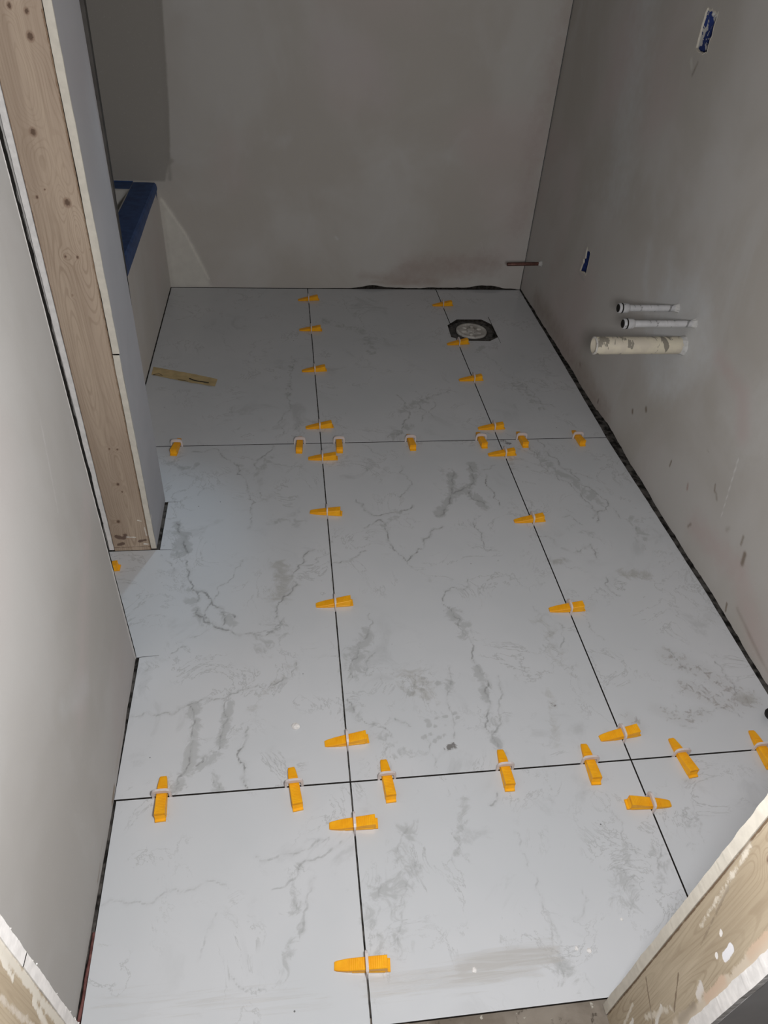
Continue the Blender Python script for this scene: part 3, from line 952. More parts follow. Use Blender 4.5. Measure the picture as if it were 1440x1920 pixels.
ys = np.arange(-.54, 2.4521, .005)
zs = np.concatenate([np.arange(0, 1.30, .006), np.arange(1.30, 2.4501, .05)])
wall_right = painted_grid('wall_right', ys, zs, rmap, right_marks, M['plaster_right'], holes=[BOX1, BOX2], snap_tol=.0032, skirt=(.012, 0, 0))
tag(wall_right, 'right wall of skim coated grey-beige plaster with patches and scuffs', kind='structure')
put('sill_plate', [(1.016, -.54, -.009), (1.030, 2.46, -.009), (1.030, 2.46, .08), (1.016, -.54, .08)], [(0, 1, 2, 3)], M['dark_gap'], wall_right)

# back wall -------------------------------------------------------
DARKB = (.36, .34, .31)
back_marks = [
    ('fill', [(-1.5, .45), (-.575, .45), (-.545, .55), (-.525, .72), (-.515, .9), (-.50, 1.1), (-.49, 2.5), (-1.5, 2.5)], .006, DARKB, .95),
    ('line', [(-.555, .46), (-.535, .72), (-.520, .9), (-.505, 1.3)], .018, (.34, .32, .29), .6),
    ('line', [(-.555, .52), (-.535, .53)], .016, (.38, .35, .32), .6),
    ('fill', [(-.606, .40), (-.56, .33), (-.50, .22), (-.45, .09), (-.43, .0), (-.607, 0)], .020, (.70, .68, .62), .65),
    ('line', [(-.60, .38), (-.52, .24), (-.44, .04)], .008, (.80, .77, .70), .6),
    ('line', [(-.605, .38), (-.607, .01)], .008, (.62, .59, .54), .6),
    ('line', [(.125, .236), (.135, .226)], .012, (.62, .61, .60), .8),
    ('line', [(.786, .225), (.800, .190), (.811, .158)], .005, (.64, .62, .60), .8),
    ('line', [(.45, .09), (.62, .11), (.85, .12)], .12, (.40, .325, .295), .55),
    ('line', [(.25, .06), (.35, .05), (.6, .03)], .05, (.42, .355, .32), .5),
    ('line', [(.30, .02), (.42, .024), (.50, .03)], .018, (.44, .38, .34), .5),
    ('line', [(.95, .30), (.97, .7), (1.0, 1.1)], .12, (.46, .38, .36), .4),
    ('line', [(.10, .95), (.25, .90), (.30, .80)], .16, (.56, .51, .50), .5),
]


def bz0(x):
    return (.001 + np.clip((x - .05) / .25, 0, 1) * (.004 + .005 * (fnoise(x, 31, 4, 10) + .5)) * np.clip((1.0 - x) / .04, 0, 1)
            + .010 * np.exp(-((x - .30) / .05) ** 2) + .012 * np.exp(-((x - .84) / .07) ** 4))


def bmap(U, V):
    Z = V + bz0(U) * np.clip(1 - V / .06, 0, 1)
    return U, 2.445 + .001 * fnoise(U, 9, 2, 2), Z


xs = np.concatenate([np.arange(-1.42, -.66, .05), np.arange(-.66, 1.0135, .006)])
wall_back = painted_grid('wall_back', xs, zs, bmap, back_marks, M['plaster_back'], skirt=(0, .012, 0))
tag(wall_back, 'far wall of blotchy grey-brown plaster', kind='structure')
put('sill_plate', [(-1.42, 2.4585, -.009), (1.03, 2.4585, -.009), (1.03, 2.4585, .08), (-1.42, 2.4585, .08)], [(0, 1, 2, 3)], M['dark_gap'], wall_back)

# near left wall --------------------------------------------------
def lwx(y):
    return np.interp(y, [-.42, 0, .346], [-.4595, -.4615, -.4690])


def lz0(y):
    return .0015 + .0015 * (fnoise(y, 41, 4, 12) + .6) + .006 * np.exp(-((y - .20) / .035) ** 2)


left_marks = [
    ('line', [(.02, .012), (-.01, .008)], .012, (.25, .20, .15), .9),
    ('line', [(-.13, .018), (-.16, .014)], .007, (.27, .23, .19), .8), ('line', [(-.09, .03), (-.12, .028)], .006, (.36, .32, .28), .6),
    ('line', [(.30, .50), (.15, .40), (.0, .30)], .08, (.49, .44, .43), .45),
    ('line', [(.34, .01), (.346, .5), (.346, 1.2)], .006, (.66, .64, .62), .7),
    ('line', [(.20, .02), (.05, .02)], .02, (.42, .38, .34), .45),
    ('line', [(.2, .75), (.16, .60)], .006, (.6, .6, .6), .4), ('line', [(.05, .30), (-.05, .38)], .05, (.50, .51, .51), .4),
]


def lmap(U, V):
    Z = V + lz0(U) * np.clip(1 - V / .05, 0, 1)
    return lwx(U), U, Z


ly = np.arange(-.4245, .3461, .005)
ly[-1] = .346
lzs = np.concatenate([np.arange(0, 1.30, .007), np.arange(1.30, 2.4501, .05)])
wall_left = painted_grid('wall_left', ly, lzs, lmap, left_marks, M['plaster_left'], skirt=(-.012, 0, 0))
tag(wall_left, 'near left wall of smooth pale grey plaster', kind='structure')
box('wall_core', -.590, -.474, -.44, .345, -.008, 2.45, M['dark_gap'], wall_left)
box('wall_backing', -.602, -.5905, -.44, .345, 0.0, 2.45, M['plaster_left'], wall_left)
# torn dark edge down the far end of this wall
zz = np.linspace(0.0, 1.4, 420)
rag = fnoise(zz, 51, 5, 22)
dep = .0085 + .003 * rag + np.where((zz > .40) & (zz < 1.32), .003 + .010 * np.abs(fnoise(zz, 52, 3, 30)), 0)
ex = lwx(.346) + .0002 + np.where((zz > .40) & (zz < 1.32), .0022 * np.maximum(0, fnoise(zz, 53, 3, 34)), 0)
ev = [(ex[i], .3462, zz[i]) for i in range(420)] + [(ex[i] - .0003, .3462 + max(dep[i], .0015), zz[i]) for i in range(420)] + \
     [(-.48, .3462 + max(dep[i], .0015), zz[i]) for i in range(420)]
ef = [(i, i + 1, 421 + i, 420 + i) for i in range(419)] + [(420 + i, 421 + i, 841 + i, 840 + i) for i in range(419)]
put('torn_edge', ev, ef, M['dark_hole'], wall_left)['label'] = 'ragged dark torn edge of the board'
lipn = fnoise(zz, 56, 4, 40)
wx = [(lwx(.346) + .0004, .3440 - .0012 * abs(rag[i]), zz[i]) for i in range(420)] + \
     [(lwx(.346) + .0006, .3464 + .0022 * max(0, lipn[i]), zz[i]) for i in range(420)]
put('filler_lip', wx, [(i, i + 1, 421 + i, 420 + i) for i in range(419)], M['white_filler'], wall_left)['label'] = 'white ragged filler lip'

# closet niche behind the gap between the near wall and the stud end
box('wall_niche', -1.30, -1.25, .30, .94, 0, 2.45, M['plaster_left'])['kind'] = 'structure'
box('wall_niche_side', -1.30, -.603, .30, .345, 0, 2.45, M['plaster_left'])['kind'] = 'structure'

# wall stub with bare stud end ------------------------------------
LEAN = .006


def board_face(name, a0, a1, z0, z1, place, mat, parent, ell, knots, paints, da=.002, dz=.0035):
    us = np.linspace(a0, a1, int((a1 - a0) / da) + 1)
    vs = np.linspace(z0, z1, int((z1 - z0) / dz) + 1)

    def grain(U, V):
        gsum = None
        for (cx, cz, rx, rz) in ell:
            gq = np.sqrt(((U - cx) / rx) ** 2 + ((V - cz) / rz) ** 2 + .02)
            gsum = gq if gsum is None else -np.log(np.exp(-6 * gsum) + np.exp(-6 * gq)) / 6
        gsum = gsum + .08 * fnoise(V, 61, 3, 5) + .03 * fnoise(U * 3 + V, 62, 3, 9)
        for (kx, kz, r) in knots:
            d2 = (U - kx) ** 2 + ((V - kz) * .75) ** 2
            gsum = gsum + .9 * np.exp(-d2 / (2 * (r * 1.9) ** 2)) * np.clip(r / .006, 0, 1)
        return gsum

    def knot(U, V):
        k = np.zeros_like(U)
        for (kx, kz, r) in knots:
            k = np.maximum(k, np.clip(1.15 - np.hypot(U - kx, (V - kz) * .8) / r * 1.0, 0, 1))
        return k
    return painted_grid(name, us, vs, place, paints, mat, parent, extra={'grain': grain, 'knot': knot})


stub = box('wall_partition', -.573, -.483, .7175, .918, .0005, 2.45, M['dark_gap'])
for v_ in stub.data.vertices:
    v_.co.x += LEAN * v_.co.z
tag(stub, 'short wall end with bare stud facing the doorway side', kind='structure')
stud_knots = [(-.503, 1.163, .0075), (-.534, 1.019, .0075), (-.502, .899, .0085), (-.554, .908, .0035), (-.525, 1.204, .005), (-.500, 1.198, .005),
              (-.528, .796, .0035), (-.505, .795, .0035), (-.532, .716, .002), (-.537, .922, .0022), (-.548, .103, .006), (-.529, .332, .003),
              (-.511, .330, .003), (-.522, .201, .003), (-.528, .225, .005)]
stud_knots = [(x - LEAN * z, z, r) for x, z, r in stud_knots]
BRN = (.16, .11, .085)
stud = board_face('stud', -.575, -.481, .0, 2.45, lambda U, V: (U + LEAN * V, np.full_like(U, .716), V), M['stud_wood'], stub,
                  [(-.545, .58, .020, .22), (-.520, .20, .022, .26), (-.535, 1.12, .022, .24), (-.50, .85, .016, .13), (-.54, 1.7, .02, .4)],
                  stud_knots,
                  [('line', [(-.562, .05), (-.545, .045), (-.54, .055)], .012, BRN, .8), ('line', [(-.562, .022), (-.55, .026)], .010, BRN, .8),
                   ('line', [(-.507, .032), (-.492, .036)], .009, BRN, .75), ('line', [(-.535, .048), (-.515, .046)], .005, (.7, .66, .6), .8),
                   ('line', [(-.495, .022), (-.487, .020)], .006, (.7, .66, .6), .8), ('line', [(-.50, .105), (-.492, .102)], .004, (.72, .68, .6), .8),
                   ('line', [(-.487, .08), (-.486, .05)], .004, (.7, .66, .6), .6),
                   ('line', [(-.575, .0), (-.575, 1.2)], .0035, (.30, .21, .15), .8), ('line', [(-.4815, .0), (-.4815, 1.2)], .0045, (.26, .18, .12), .8),
                   ('line', [(-.575, .012), (-.481, .012)], .003, (.2, .14, .1), .7)], .0018, .003)
stud['label'] = 'bare knotty pine stud end'


def edge_strip(name, x0, x1, y, z0, z1, mat, parent, amp, seed, lean=LEAN, depth=.201, n=600, face='y', joint=None):
    """cut edge of a plasterboard: a tall strip with uneven long sides and real depth"""
    z = np.linspace(z0, z1, n)
    a = x0 + amp * fnoise(z, seed, 4, 14) + lean * z
    b = x1 + amp * .6 * fnoise(z, seed + 1, 5, 30) + lean * z
    if face == 'y':
        P = [(a[i], y, z[i]) for i in range(n)] + [(b[i], y, z[i]) for i in range(n)]
        Q = [(p[0], p[1] + depth, p[2]) for p in P]
    V_ = P + Q
    F_ = []
    for i in range(n - 1):
        F_ += [(i, n + i, n + i + 1, i + 1), (i, i + 1, 2 * n + i + 1, 2 * n + i), (n + i, 3 * n + i, 3 * n + i + 1, n + i + 1)]
    return put(name, V_, F_, mat, parent)


for (za, zb, sx, sd) in ((0.004, .580, 0, 71), (.5835, 2.45, .0012, 75)):
    e = edge_strip('board_edge', -.4800, -.4665 + sx, .7155, za, zb, M['board_core'], stub, .0012, sd, depth=.004, n=300 if zb < 1 else 700)
    e['label'] = 'cream cut edge of the plasterboard'
e = edge_strip('board_edge', -.588, -.5765, .7155, 0.004, 2.45, M['white_filler'], stub, .0012, 78, depth=.004, n=700)
e['label'] = 'white cut edge of the plasterboard'
box('board_left', -.588, -.5765, .7205, .94, 0.003, 2.45, M['plaster_left'], stub)
stub_marks = [
    ('line', [(.722, .115), (.720, .108)], .009, (.62, .60, .57), .9),
    ('line', [(.718, .60), (.722, .30)], .006, (.52, .51, .50), .6), ('line', [(.73, .66), (.735, .60)], .006, (.52, .51, .50), .5),
    ('line', [(.76, .02), (.9, .02)], .04, (.34, .33, .34), .5),
]
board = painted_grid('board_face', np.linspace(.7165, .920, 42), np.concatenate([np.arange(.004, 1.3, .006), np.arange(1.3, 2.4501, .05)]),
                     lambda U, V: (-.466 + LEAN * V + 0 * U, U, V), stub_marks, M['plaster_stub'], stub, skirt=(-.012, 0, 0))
board['label'] = 'plasterboard face on the room side, tinted blue-grey for cool light'
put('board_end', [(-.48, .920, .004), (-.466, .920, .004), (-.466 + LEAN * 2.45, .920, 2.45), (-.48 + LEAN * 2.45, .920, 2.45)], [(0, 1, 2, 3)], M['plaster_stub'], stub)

# tub end wall with dark backer board edge ------------------------
tw = box('wall_alcove', -1.42, -.5905, .7165, .918, 0, 2.45, M['plaster_left'])
tw['kind'] = 'structure'
tz = [.455, .90, 1.30, 2.45]
tx = [-.4700, -.4565, -.4485, -.4485]
tv_ = [(-1.38, .9205, z) for z in tz] + [(x, .9205, z) for x, z in zip(tx, tz)] + [(x, .937, z) for x, z in zip(tx, tz)] + [(-1.38, .937, z) for z in tz]
bb = put('trim_1', tv_, [(i, 4 + i, 5 + i, i + 1) for i in range(3)] + [(4 + i, 8 + i, 9 + i, 5 + i) for i in range(3)] +
         [(8 + i, 12 + i, 13 + i, 9 + i) for i in range(3)] + [(0, 12, 8, 4)], M['dark_board'])
tag(bb, 'dark backer board edge behind the plasterboard', kind='structure')
box('wall_far_left', -1.44, -1.38, .918, 2.46, 0, 2.45, M['plaster_back'])['kind'] = 'structure'

# ---------------------------------------------------------------- front wall with doorway
front = empty('wall_front', (0, 0, 0))
tag(front, 'doorway wall seen from the hall, bare studs and board edges', kind='structure')
# right side of the doorway
right_grain = [(-.46, .50, .020, .30), (-.50, .28, .016, .20), (-.455, .15, .02, .2), (-.49, 1.0, .02, .3)]
splat = [('line', [(-.527, .0), (-.524, .30)], .016, (.60, .53, .43), .85), ('line', [(-.527, .30), (-.526, .5), (-.523, .75)], .013, (.62, .54, .44), .8),
         ('line', [(-.5015, .470), (-.5035, .444)], .0075, (.84, .84, .87), 1.6),
         ('line', [(-.482, .462), (-.4835, .458)], .0045, (.86, .83, .80), 1.3), ('line', [(-.495, .430), (-.4965, .427)], .0045, (.86, .83, .80), 1.3),
         ('line', [(-.507, .36), (-.512, .34)], .010, (.74, .70, .66), .8), ('line', [(-.517, .32), (-.520, .26)], .010, (.20, .155, .11), .55),
         ('line', [(-.490, .22), (-.505, .17)], .006, (.76, .73, .68), .8), ('line', [(-.450, .20), (-.497, .17)], .004, (.26, .20, .14), .8),
         ('line', [(-.478, .31), (-.505, .255)], .0035, (.26, .20, .14), .8), ('line', [(-.441, 0), (-.441, 1.0)], .0028, (.16, .11, .07), .9),
         ('line', [(-.475, .10), (-.478, .08)], .006, (.76, .73, .68), .7), ('line', [(-.50, .10), (-.51, .06)], .008, (.76, .73, .68), .7),
         ('line', [(-.515, .60), (-.520, .50)], .012, (.58, .40, .28), .6)]
splat += [('line', [(-.445, .60), (-.46, .42)], .008, (.70, .64, .54), .5), ('line', [(-.455, .52), (-.475, .40)], .004, (.30, .24, .17), .6), ('line', [(-.46, .12), (-.475, .02)], .006, (.66, .60, .50), .7), ('line', [(-.50, .25), (-.485, .15)], .010, (.66, .60, .50), .55), ('line', [(-.531, .0), (-.530, .8)], .030, (.60, .52, .41), .45), ('line', [(-.52, .42), (-.522, .36)], .012, (.62, .44, .32), .55)]
js = board_face('stud', -.530, -.440, .0, 2.30, lambda U, V: (np.full_like(U, .386), U, V), M['jamb_wood'], front, right_grain, [(-.47, .62, .006)], splat, .0018, .003)
js['label'] = 'bare wooden jamb stud right of the doorway'
box('stud_core', .3865, .428, -.529, -.441, -.008, 2.30, M['jamb_wood'], front)
left_grain = [(-.47, .35, .02, .35), (-.50, .1, .016, .2), (-.46, .9, .02, .3)]
lsplat = [('line', [(-.446, 0), (-.445, .8)], .012, (.66, .62, .54), .8), ('line', [(-.47, .35), (-.475, .15)], .02, (.42, .31, .22), .6),
          ('line', [(-.455, .40), (-.462, .33)], .008, (.70, .66, .58), .7), ('line', [(-.458, .22), (-.47, .15)], .009, (.70, .66, .58), .7),
          ('line', [(-.451, .56), (-.457, .48)], .008, (.72, .68, .6), .7), ('line', [(-.48, .50), (-.475, .38)], .010, (.58, .52, .44), .6),
          ('line', [(-.468, .20), (-.49, .12)], .004, (.22, .16, .11), .8)]
ls = board_face('stud', -.530, -.440, .0, 2.30, lambda U, V: (np.full_like(U, -.404), U, V), M['jamb_wood'], front, left_grain, [], lsplat, .0018, .003)
ls['label'] = 'bare plaster-smeared jamb stud left of the doorway'
box('stud_core', -.446, -.4045, -.529, -.441, -.008, 2.30, M['jamb_wood'], front)


def jamb_strip(name, x, sgn, ya, yb, z0, z1, mat, amp, seed, thick=.010):
    """board edge in the reveal: plane x = const, uneven along both long sides"""
    n = 500
    z = np.linspace(z0, z1, n)
    a = yb + amp * .35 * fnoise(z, seed, 5, 12)
    b = ya + amp * .9 * np.abs(fnoise(z, seed + 1, 5, 20))
    w = .0010 * np.maximum(0, fnoise(z, seed + 2, 4, 40))
    P = [(x - sgn * w[i] * .3, a[i], z[i]) for i in range(n)] + [(x - sgn * w[i], b[i], z[i]) for i in range(n)]
    Q = [(p[0] + sgn * thick, p[1], p[2]) for p in P]
    F_ = []
    for i in range(n - 1):
        F_ += [(i, n + i, n + i + 1, i + 1), (i, i + 1, 2 * n + i + 1, 2 * n + i), (n + i, 3 * n + i, 3 * n + i + 1, n + i + 1)]
    return put(name, P + Q, F_, mat, front)


jamb_strip('board_edge', .3845, 1, -.4262, -.4398, -.006, 2.30, M['board_core'], .0026, 81)['label'] = 'cream board edge right of the doorway'
jamb_strip('board_edge', -.4025, -1, -.4262, -.4398, .0, .46, M['white_filler'], .0026, 84)['label'] = 'white board edge left of the doorway'
jamb_strip('board_edge', -.4025, -1, -.4262, -.4410, .463, 2.30, M['white_filler'], .0026, 87)['label'] = 'white board edge left of the doorway'
jamb_strip('filler_edge', .3838, 1, -.5280, -.5450, -.006, 2.30, M['white_filler'], .004, 90)['label'] = 'white filled outer corner right of the doorway'
jamb_strip('filler_edge', -.4025, -1, -.5280, -.5450, -.006, 2.30, M['white_filler'], .004, 93)
# little plaster burrs along the room side of the board edges
bm = bmesh.new()
rb = random.Random(5)
for i in range(26):
    z = rb.uniform(.02, .66)
    s = rb.uniform(.0005, .0013)
    bmesh.ops.create_icosphere(bm, subdivisions=1, radius=s, matrix=Matrix.Translation((-.4025 - .0005, -.4255 + rb.uniform(-.001, .0025), z)))
from_bm('plaster_burrs', bm, M['white_filler'], front)['kind'] = 'stuff'
box('room_board', .396, 1.02, -.4398, -.4262, 0, 2.45, M['plaster_right'], front)
box('room_board', -.472, -.4128, -.4398, -.4262, 0, 2.45, M['plaster_left'], front)
box('room_board', -.45, .43, -.4398, -.4262, 2.3005, 2.45, M['plaster_left'], front)
box('outer_board', .3935, 1.45, -.5445, -.5310, 0, 2.45, M['outer_paint'], front)
box('outer_board', -1.45, -.4130, -.5445, -.5310, 0, 2.45, M['outer_paint'], front)
box('outer_board', -.413, .3935, -.5445, -.5310, 2.3005, 2.45, M['outer_paint'], front)
box('header', -.446, .428, -.529, -.441, 2.301, 2.44, M['jamb_wood'], front)

box('ceiling', -1.45, 1.45, -2.2, 2.60, 2.451, 2.50, M['ceiling_dark'])['kind'] = 'structure'

# ---------------------------------------------------------------- bathtub in the alcove
RIM = .445
tub = empty('bathtub', (-.99, 1.69, 0))
tag(tub, 'white bathtub with plastered front panel, set in the far left alcove', 'bathtub')


def tput(name, verts, faces, mat, smooth=False, parent=None):
    vv = [(x + .99, y - 1.69, z) for x, y, z in verts] if parent is None else verts
    return put(name, vv, faces, mat, parent or tub, smooth)


def rrect(x0, x1, y0, y1, r, z, n=6):
    out = []
    for cx, cy, a0 in ((x1 - r, y1 - r, 0), (x0 + r, y1 - r, 90), (x0 + r, y0 + r, 180), (x1 - r, y0 + r, 270)):
        for i in range(n + 1):
            a = math.radians(a0 + 90 * i / n)
            out.append((cx + r * math.cos(a), cy + r * math.sin(a), z))
    return out


loops = [rrect(-1.375, -.614, .941, 2.442, .004, .38), rrect(-1.375, -.6135, .941, 2.442, .004, RIM - .006), rrect(-1.373, -.618, .943, 2.440, .006, RIM),
         rrect(-1.305, -.703, 1.03, 2.352, .012, RIM), rrect(-1.300, -.712, 1.04, 2.342, .02, RIM - .010),
         rrect(-1.27, -.75, 1.10, 2.30, .08, .25), rrect(-1.22, -.79, 1.22, 2.22, .12, .10), rrect(-1.15, -.85, 1.35, 2.10, .12, .09)]
vv, ff = [], []
for li, L in enumerate(loops):
    vv += L
    if li:
        n = len(L)
        b0, b1 = (li - 1) * n, li * n
        ff += [(b0 + i, b0 + (i + 1) % n, b1 + (i + 1) % n, b1 + i) for i in range(n)]
n = len(loops[0])
ff.append(tuple(range((len(loops) - 1) * n, len(loops) * n)))
tput('basin', vv, ff, M['tub_white'], True)
# apron panel (plastered), uneven lower edge over the tile
ay = np.linspace(.9405, 2.4435, 300)
ax = -.6115 + 0 * ay
az = .0035 + .001 * fnoise(ay, 101, 3, 12)
av = [(ax[i], ay[i], az[i]) for i in range(300)] + [(ax[i] - .0005, ay[i], .436) for i in range(300)] + \
     [(-.62, ay[i], az[i]) for i in range(300)]
af = [(i, i + 1, 301 + i, 300 + i) for i in range(299)] + [(i, 600 + i, 601 + i, i + 1) for i in range(299)]
M['apron'] = make_plaster('apron_plaster', rgb(.68, .65, .61), rgb(.72, .69, .66), rgb(.71, .64, .61), rgb(.74, .73, .71))
tput('apron_panel', av, af, M['apron'])

# painter's tape on the rim: two strips
ty = np.linspace(.945, 2.440, 260)
low = np.interp(ty, [.945, 1.587, 2.2, 2.34, 2.40, 2.44], [.345, .388, .412, .415, .418, .422]) + .0012 * fnoise(ty, 111, 4, 9)
low = low - .030 * np.exp(-((ty - 2.405) / .006) ** 2)
inn = -.7005 + .001 * fnoise(ty, 112, 3, 6)
prof = []
for i in range(260):
    y = ty[i]
    prof.append([(inn[i], y, RIM + .0006), (-.65, y, RIM + .0011), (-.618, y, RIM + .0006), (-.6125, y, RIM - .006),
                 (-.6108 + .0004, y, RIM - .02 if RIM - .02 > low[i] else low[i]), (-.6104, y, low[i])])
tv = [p for r in prof for p in r]
tf = [(i * 6 + j, i * 6 + j + 1, (i + 1) * 6 + j + 1, (i + 1) * 6 + j) for i in range(259) for j in range(5)]
tp = put('painters_tape', tv, tf, M['blue_tape'])
sol = tp.modifiers.new('thick', 'SOLIDIFY')
sol.thickness = .0004
sol.offset = 1
tag(tp, 'long blue tape strip folded over the front rim of the bathtub', 'tape', 'blue tape on the tub rim')
n = 90
bx = np.linspace(-1.30, -.7025, n)
fr = 2.350 + .0012 * fnoise(bx, 113, 3, 9)
bv = [(bx[i], 2.4425, RIM + .0008) for i in range(n)] + [(bx[i], fr[i], RIM + .0008) for i in range(n)] + [(bx[i], 2.4425, RIM + .005) for i in range(n)]
bf = [(i, i + 1, n + i + 1, n + i) for i in range(n - 1)] + [(2 * n + i, 2 * n + i + 1, i + 1, i) for i in range(n - 1)]
tp2 = put('painters_tape', bv, bf, M['blue_tape'])
tag(tp2, 'short blue tape strip along the back rim of the bathtub, against the far wall', 'tape', 'blue tape on the tub rim')

# ---------------------------------------------------------------- tile levelling wedges with clips
WL = .094


def wedge_mesh():
    st = [0, .004, .012, .022]
    x = .022
    tooth = []
    while x < WL - .010:
        x += .0018
        tooth.append(x)
    bm = bmesh.new()
    rings = []

    def width(t):
        return float(np.interp(t, [0, .004, .022, .05, WL], [.0125, .0150, .0190, .0200, .0205]))

    def top(t):
        return float(np.interp(t, [0, .004, WL - .006], [.0032, .0045, .0205]))
    secs = [(t, top(t)) for t in st]
    for i, t in enumerate(tooth):
        secs.append((t, top(t) + (.00025 if i % 2 else -.00015)))
    secs.append((WL - .006, top(WL - .006)))
    for t, h in secs:
        w = width(t) / 2
        c = .0010
        ring = [(t, -w, 0), (t, w, 0), (t, w, h - c), (t, w - c, h), (t, -w + c, h), (t, -w, h - c)]
        rings.append([bm.verts.new(p) for p in ring])
    w = .0205 / 2
    # end: hollowed face and protruding lower lip
    for (t, h) in ((WL - .0075, .0120), (WL - .0045, .0042), (WL, .0034), (WL, .0018)):
        ring = [(t, -w, 0), (t, w, 0), (t, w, h * .9), (t, w - .0008, h), (t, -w + .0008, h), (t, -w, h * .9)]
        rings.append([bm.verts.new(p) for p in ring])
    for a, b in zip(rings, rings[1:]):
        for i in range(6):
            j = (i + 1) % 6
            bm.faces.new((a[i], a[j], b[j], b[i]))
    bm.faces.new(rings[0][::-1])
    bm.faces.new(rings[-1])
    # narrow side grooves between upper and lower plate
    bmesh.ops.recalc_face_normals(bm, faces=bm.faces)
    me = bpy.data.meshes.new('wedge')
    bm.to_mesh(me)
    bm.free()
    me.materials.append(M['yellow'])
    return me


def rail_mesh():
    """raised rail that runs down the middle of the wedge's lower half on each side"""
    bm = bmesh.new()
    for s in (-1, 1):
        pts = []
        for t in np.linspace(.030, WL - .009, 12):
            w = float(np.interp(t, [0, .022, WL], [.0125, .0190, .0205])) / 2
            h = float(np.interp(t, [.03, WL], [.0032, .0045]))
            pts.append((t, w, h))
        prev = None
        for t, w, h in pts:
            r = [bm.verts.new((t, s * (w - .0002), .0003)), bm.verts.new((t, s * (w + .0008), .0003)), bm.verts.new((t, s * (w + .0008), h)), bm.verts.new((t, s * (w - .0002), h + .0008))]
            if prev:
                for i in range(4):
                    bm.faces.new((prev[i], prev[(i + 1) % 4], r[(i + 1) % 4], r[i]))
            else:
                bm.faces.new(r)
            prev = r
        bm.faces.new(prev)
    bmesh.ops.recalc_face_normals(bm, faces=bm.faces)
    me = bpy.data.meshes.new('foot_rail')
    bm.to_mesh(me)
    bm.free()
    me.materials.append(M['yellow'])
    return me


def clip_mesh():
    T = .0013
    outer = [(-.0165, -.006), (-.0165, .010), (-.0160, .0170), (-.0135, .0215), (-.0090, .0238), (0, .0245), (.0090, .0238), (.0135, .0215), (.0160, .0170), (.0165, .010), (.0165, -.006)]
    inner = [(-.0122, -.006), (-.0122, .008), (-.0120, .0120), (-.0112, .0148), (-.0080, .0158), (0, .0160), (.0080, .0158), (.0112, .0148), (.0120, .0120), (.0122, .008), (.0122, -.006)]
    V_ = []
    for t in (-T, T):
        for a in (outer, inner):
            k = 1.0 if a is outer else 1.0
            V_ += [(t * (1.6 if (a is outer and p[1] > .02) else 1), p[0], p[1]) for p in a]
    n = 11
    F_ = []
    for i in range(n - 1):
        F_ += [(i, i + 1, n + i + 1, n + i), (2 * n + i + 1, 2 * n + i, 3 * n + i, 3 * n + i + 1),
               (i + 1, i, 2 * n + i, 2 * n + i + 1), (n + i, n + i + 1, 3 * n + i + 1, 3 * n + i)]
    F_ += [(0, n, 3 * n, 2 * n), (n - 1, 3 * n - 1, 4 * n - 1, 2 * n - 1)]
    V_ = [(x * 1.15, y * 1.14, z * (1.10 if z > .0165 else 1.03)) for x, y, z in V_]
    me = bpy.data.meshes.new('clip')
    me.from_pydata(V_, [], F_)
    me.update()
    me.materials.append(M['clip'])
    return me


ME_W, ME_C, ME_R = wedge_mesh(), clip_mesh(), rail_mesh()


def levelling_wedge(x, y, deg, off, label, group, joint_deg):
    a = math.radians(deg)
    t = empty('levelling_wedge', (x, y, 0), a)
    tag(t, label, 'tile spacer', group)
    w = bpy.data.objects.new('wedge', ME_W)
    link(w, t)
    w.location = (-off * .94, 0, .0006)
    r = bpy.data.objects.new('foot_rail', ME_R)
    link(r, w)
    c = bpy.data.objects.new('clip', ME_C)
    link(c, t)
    c.rotation_euler = (0, 0, math.radians((joint_deg - deg) % 180 - 90) * .75)
    c['label'] = 'milky white plastic clip'
    return t


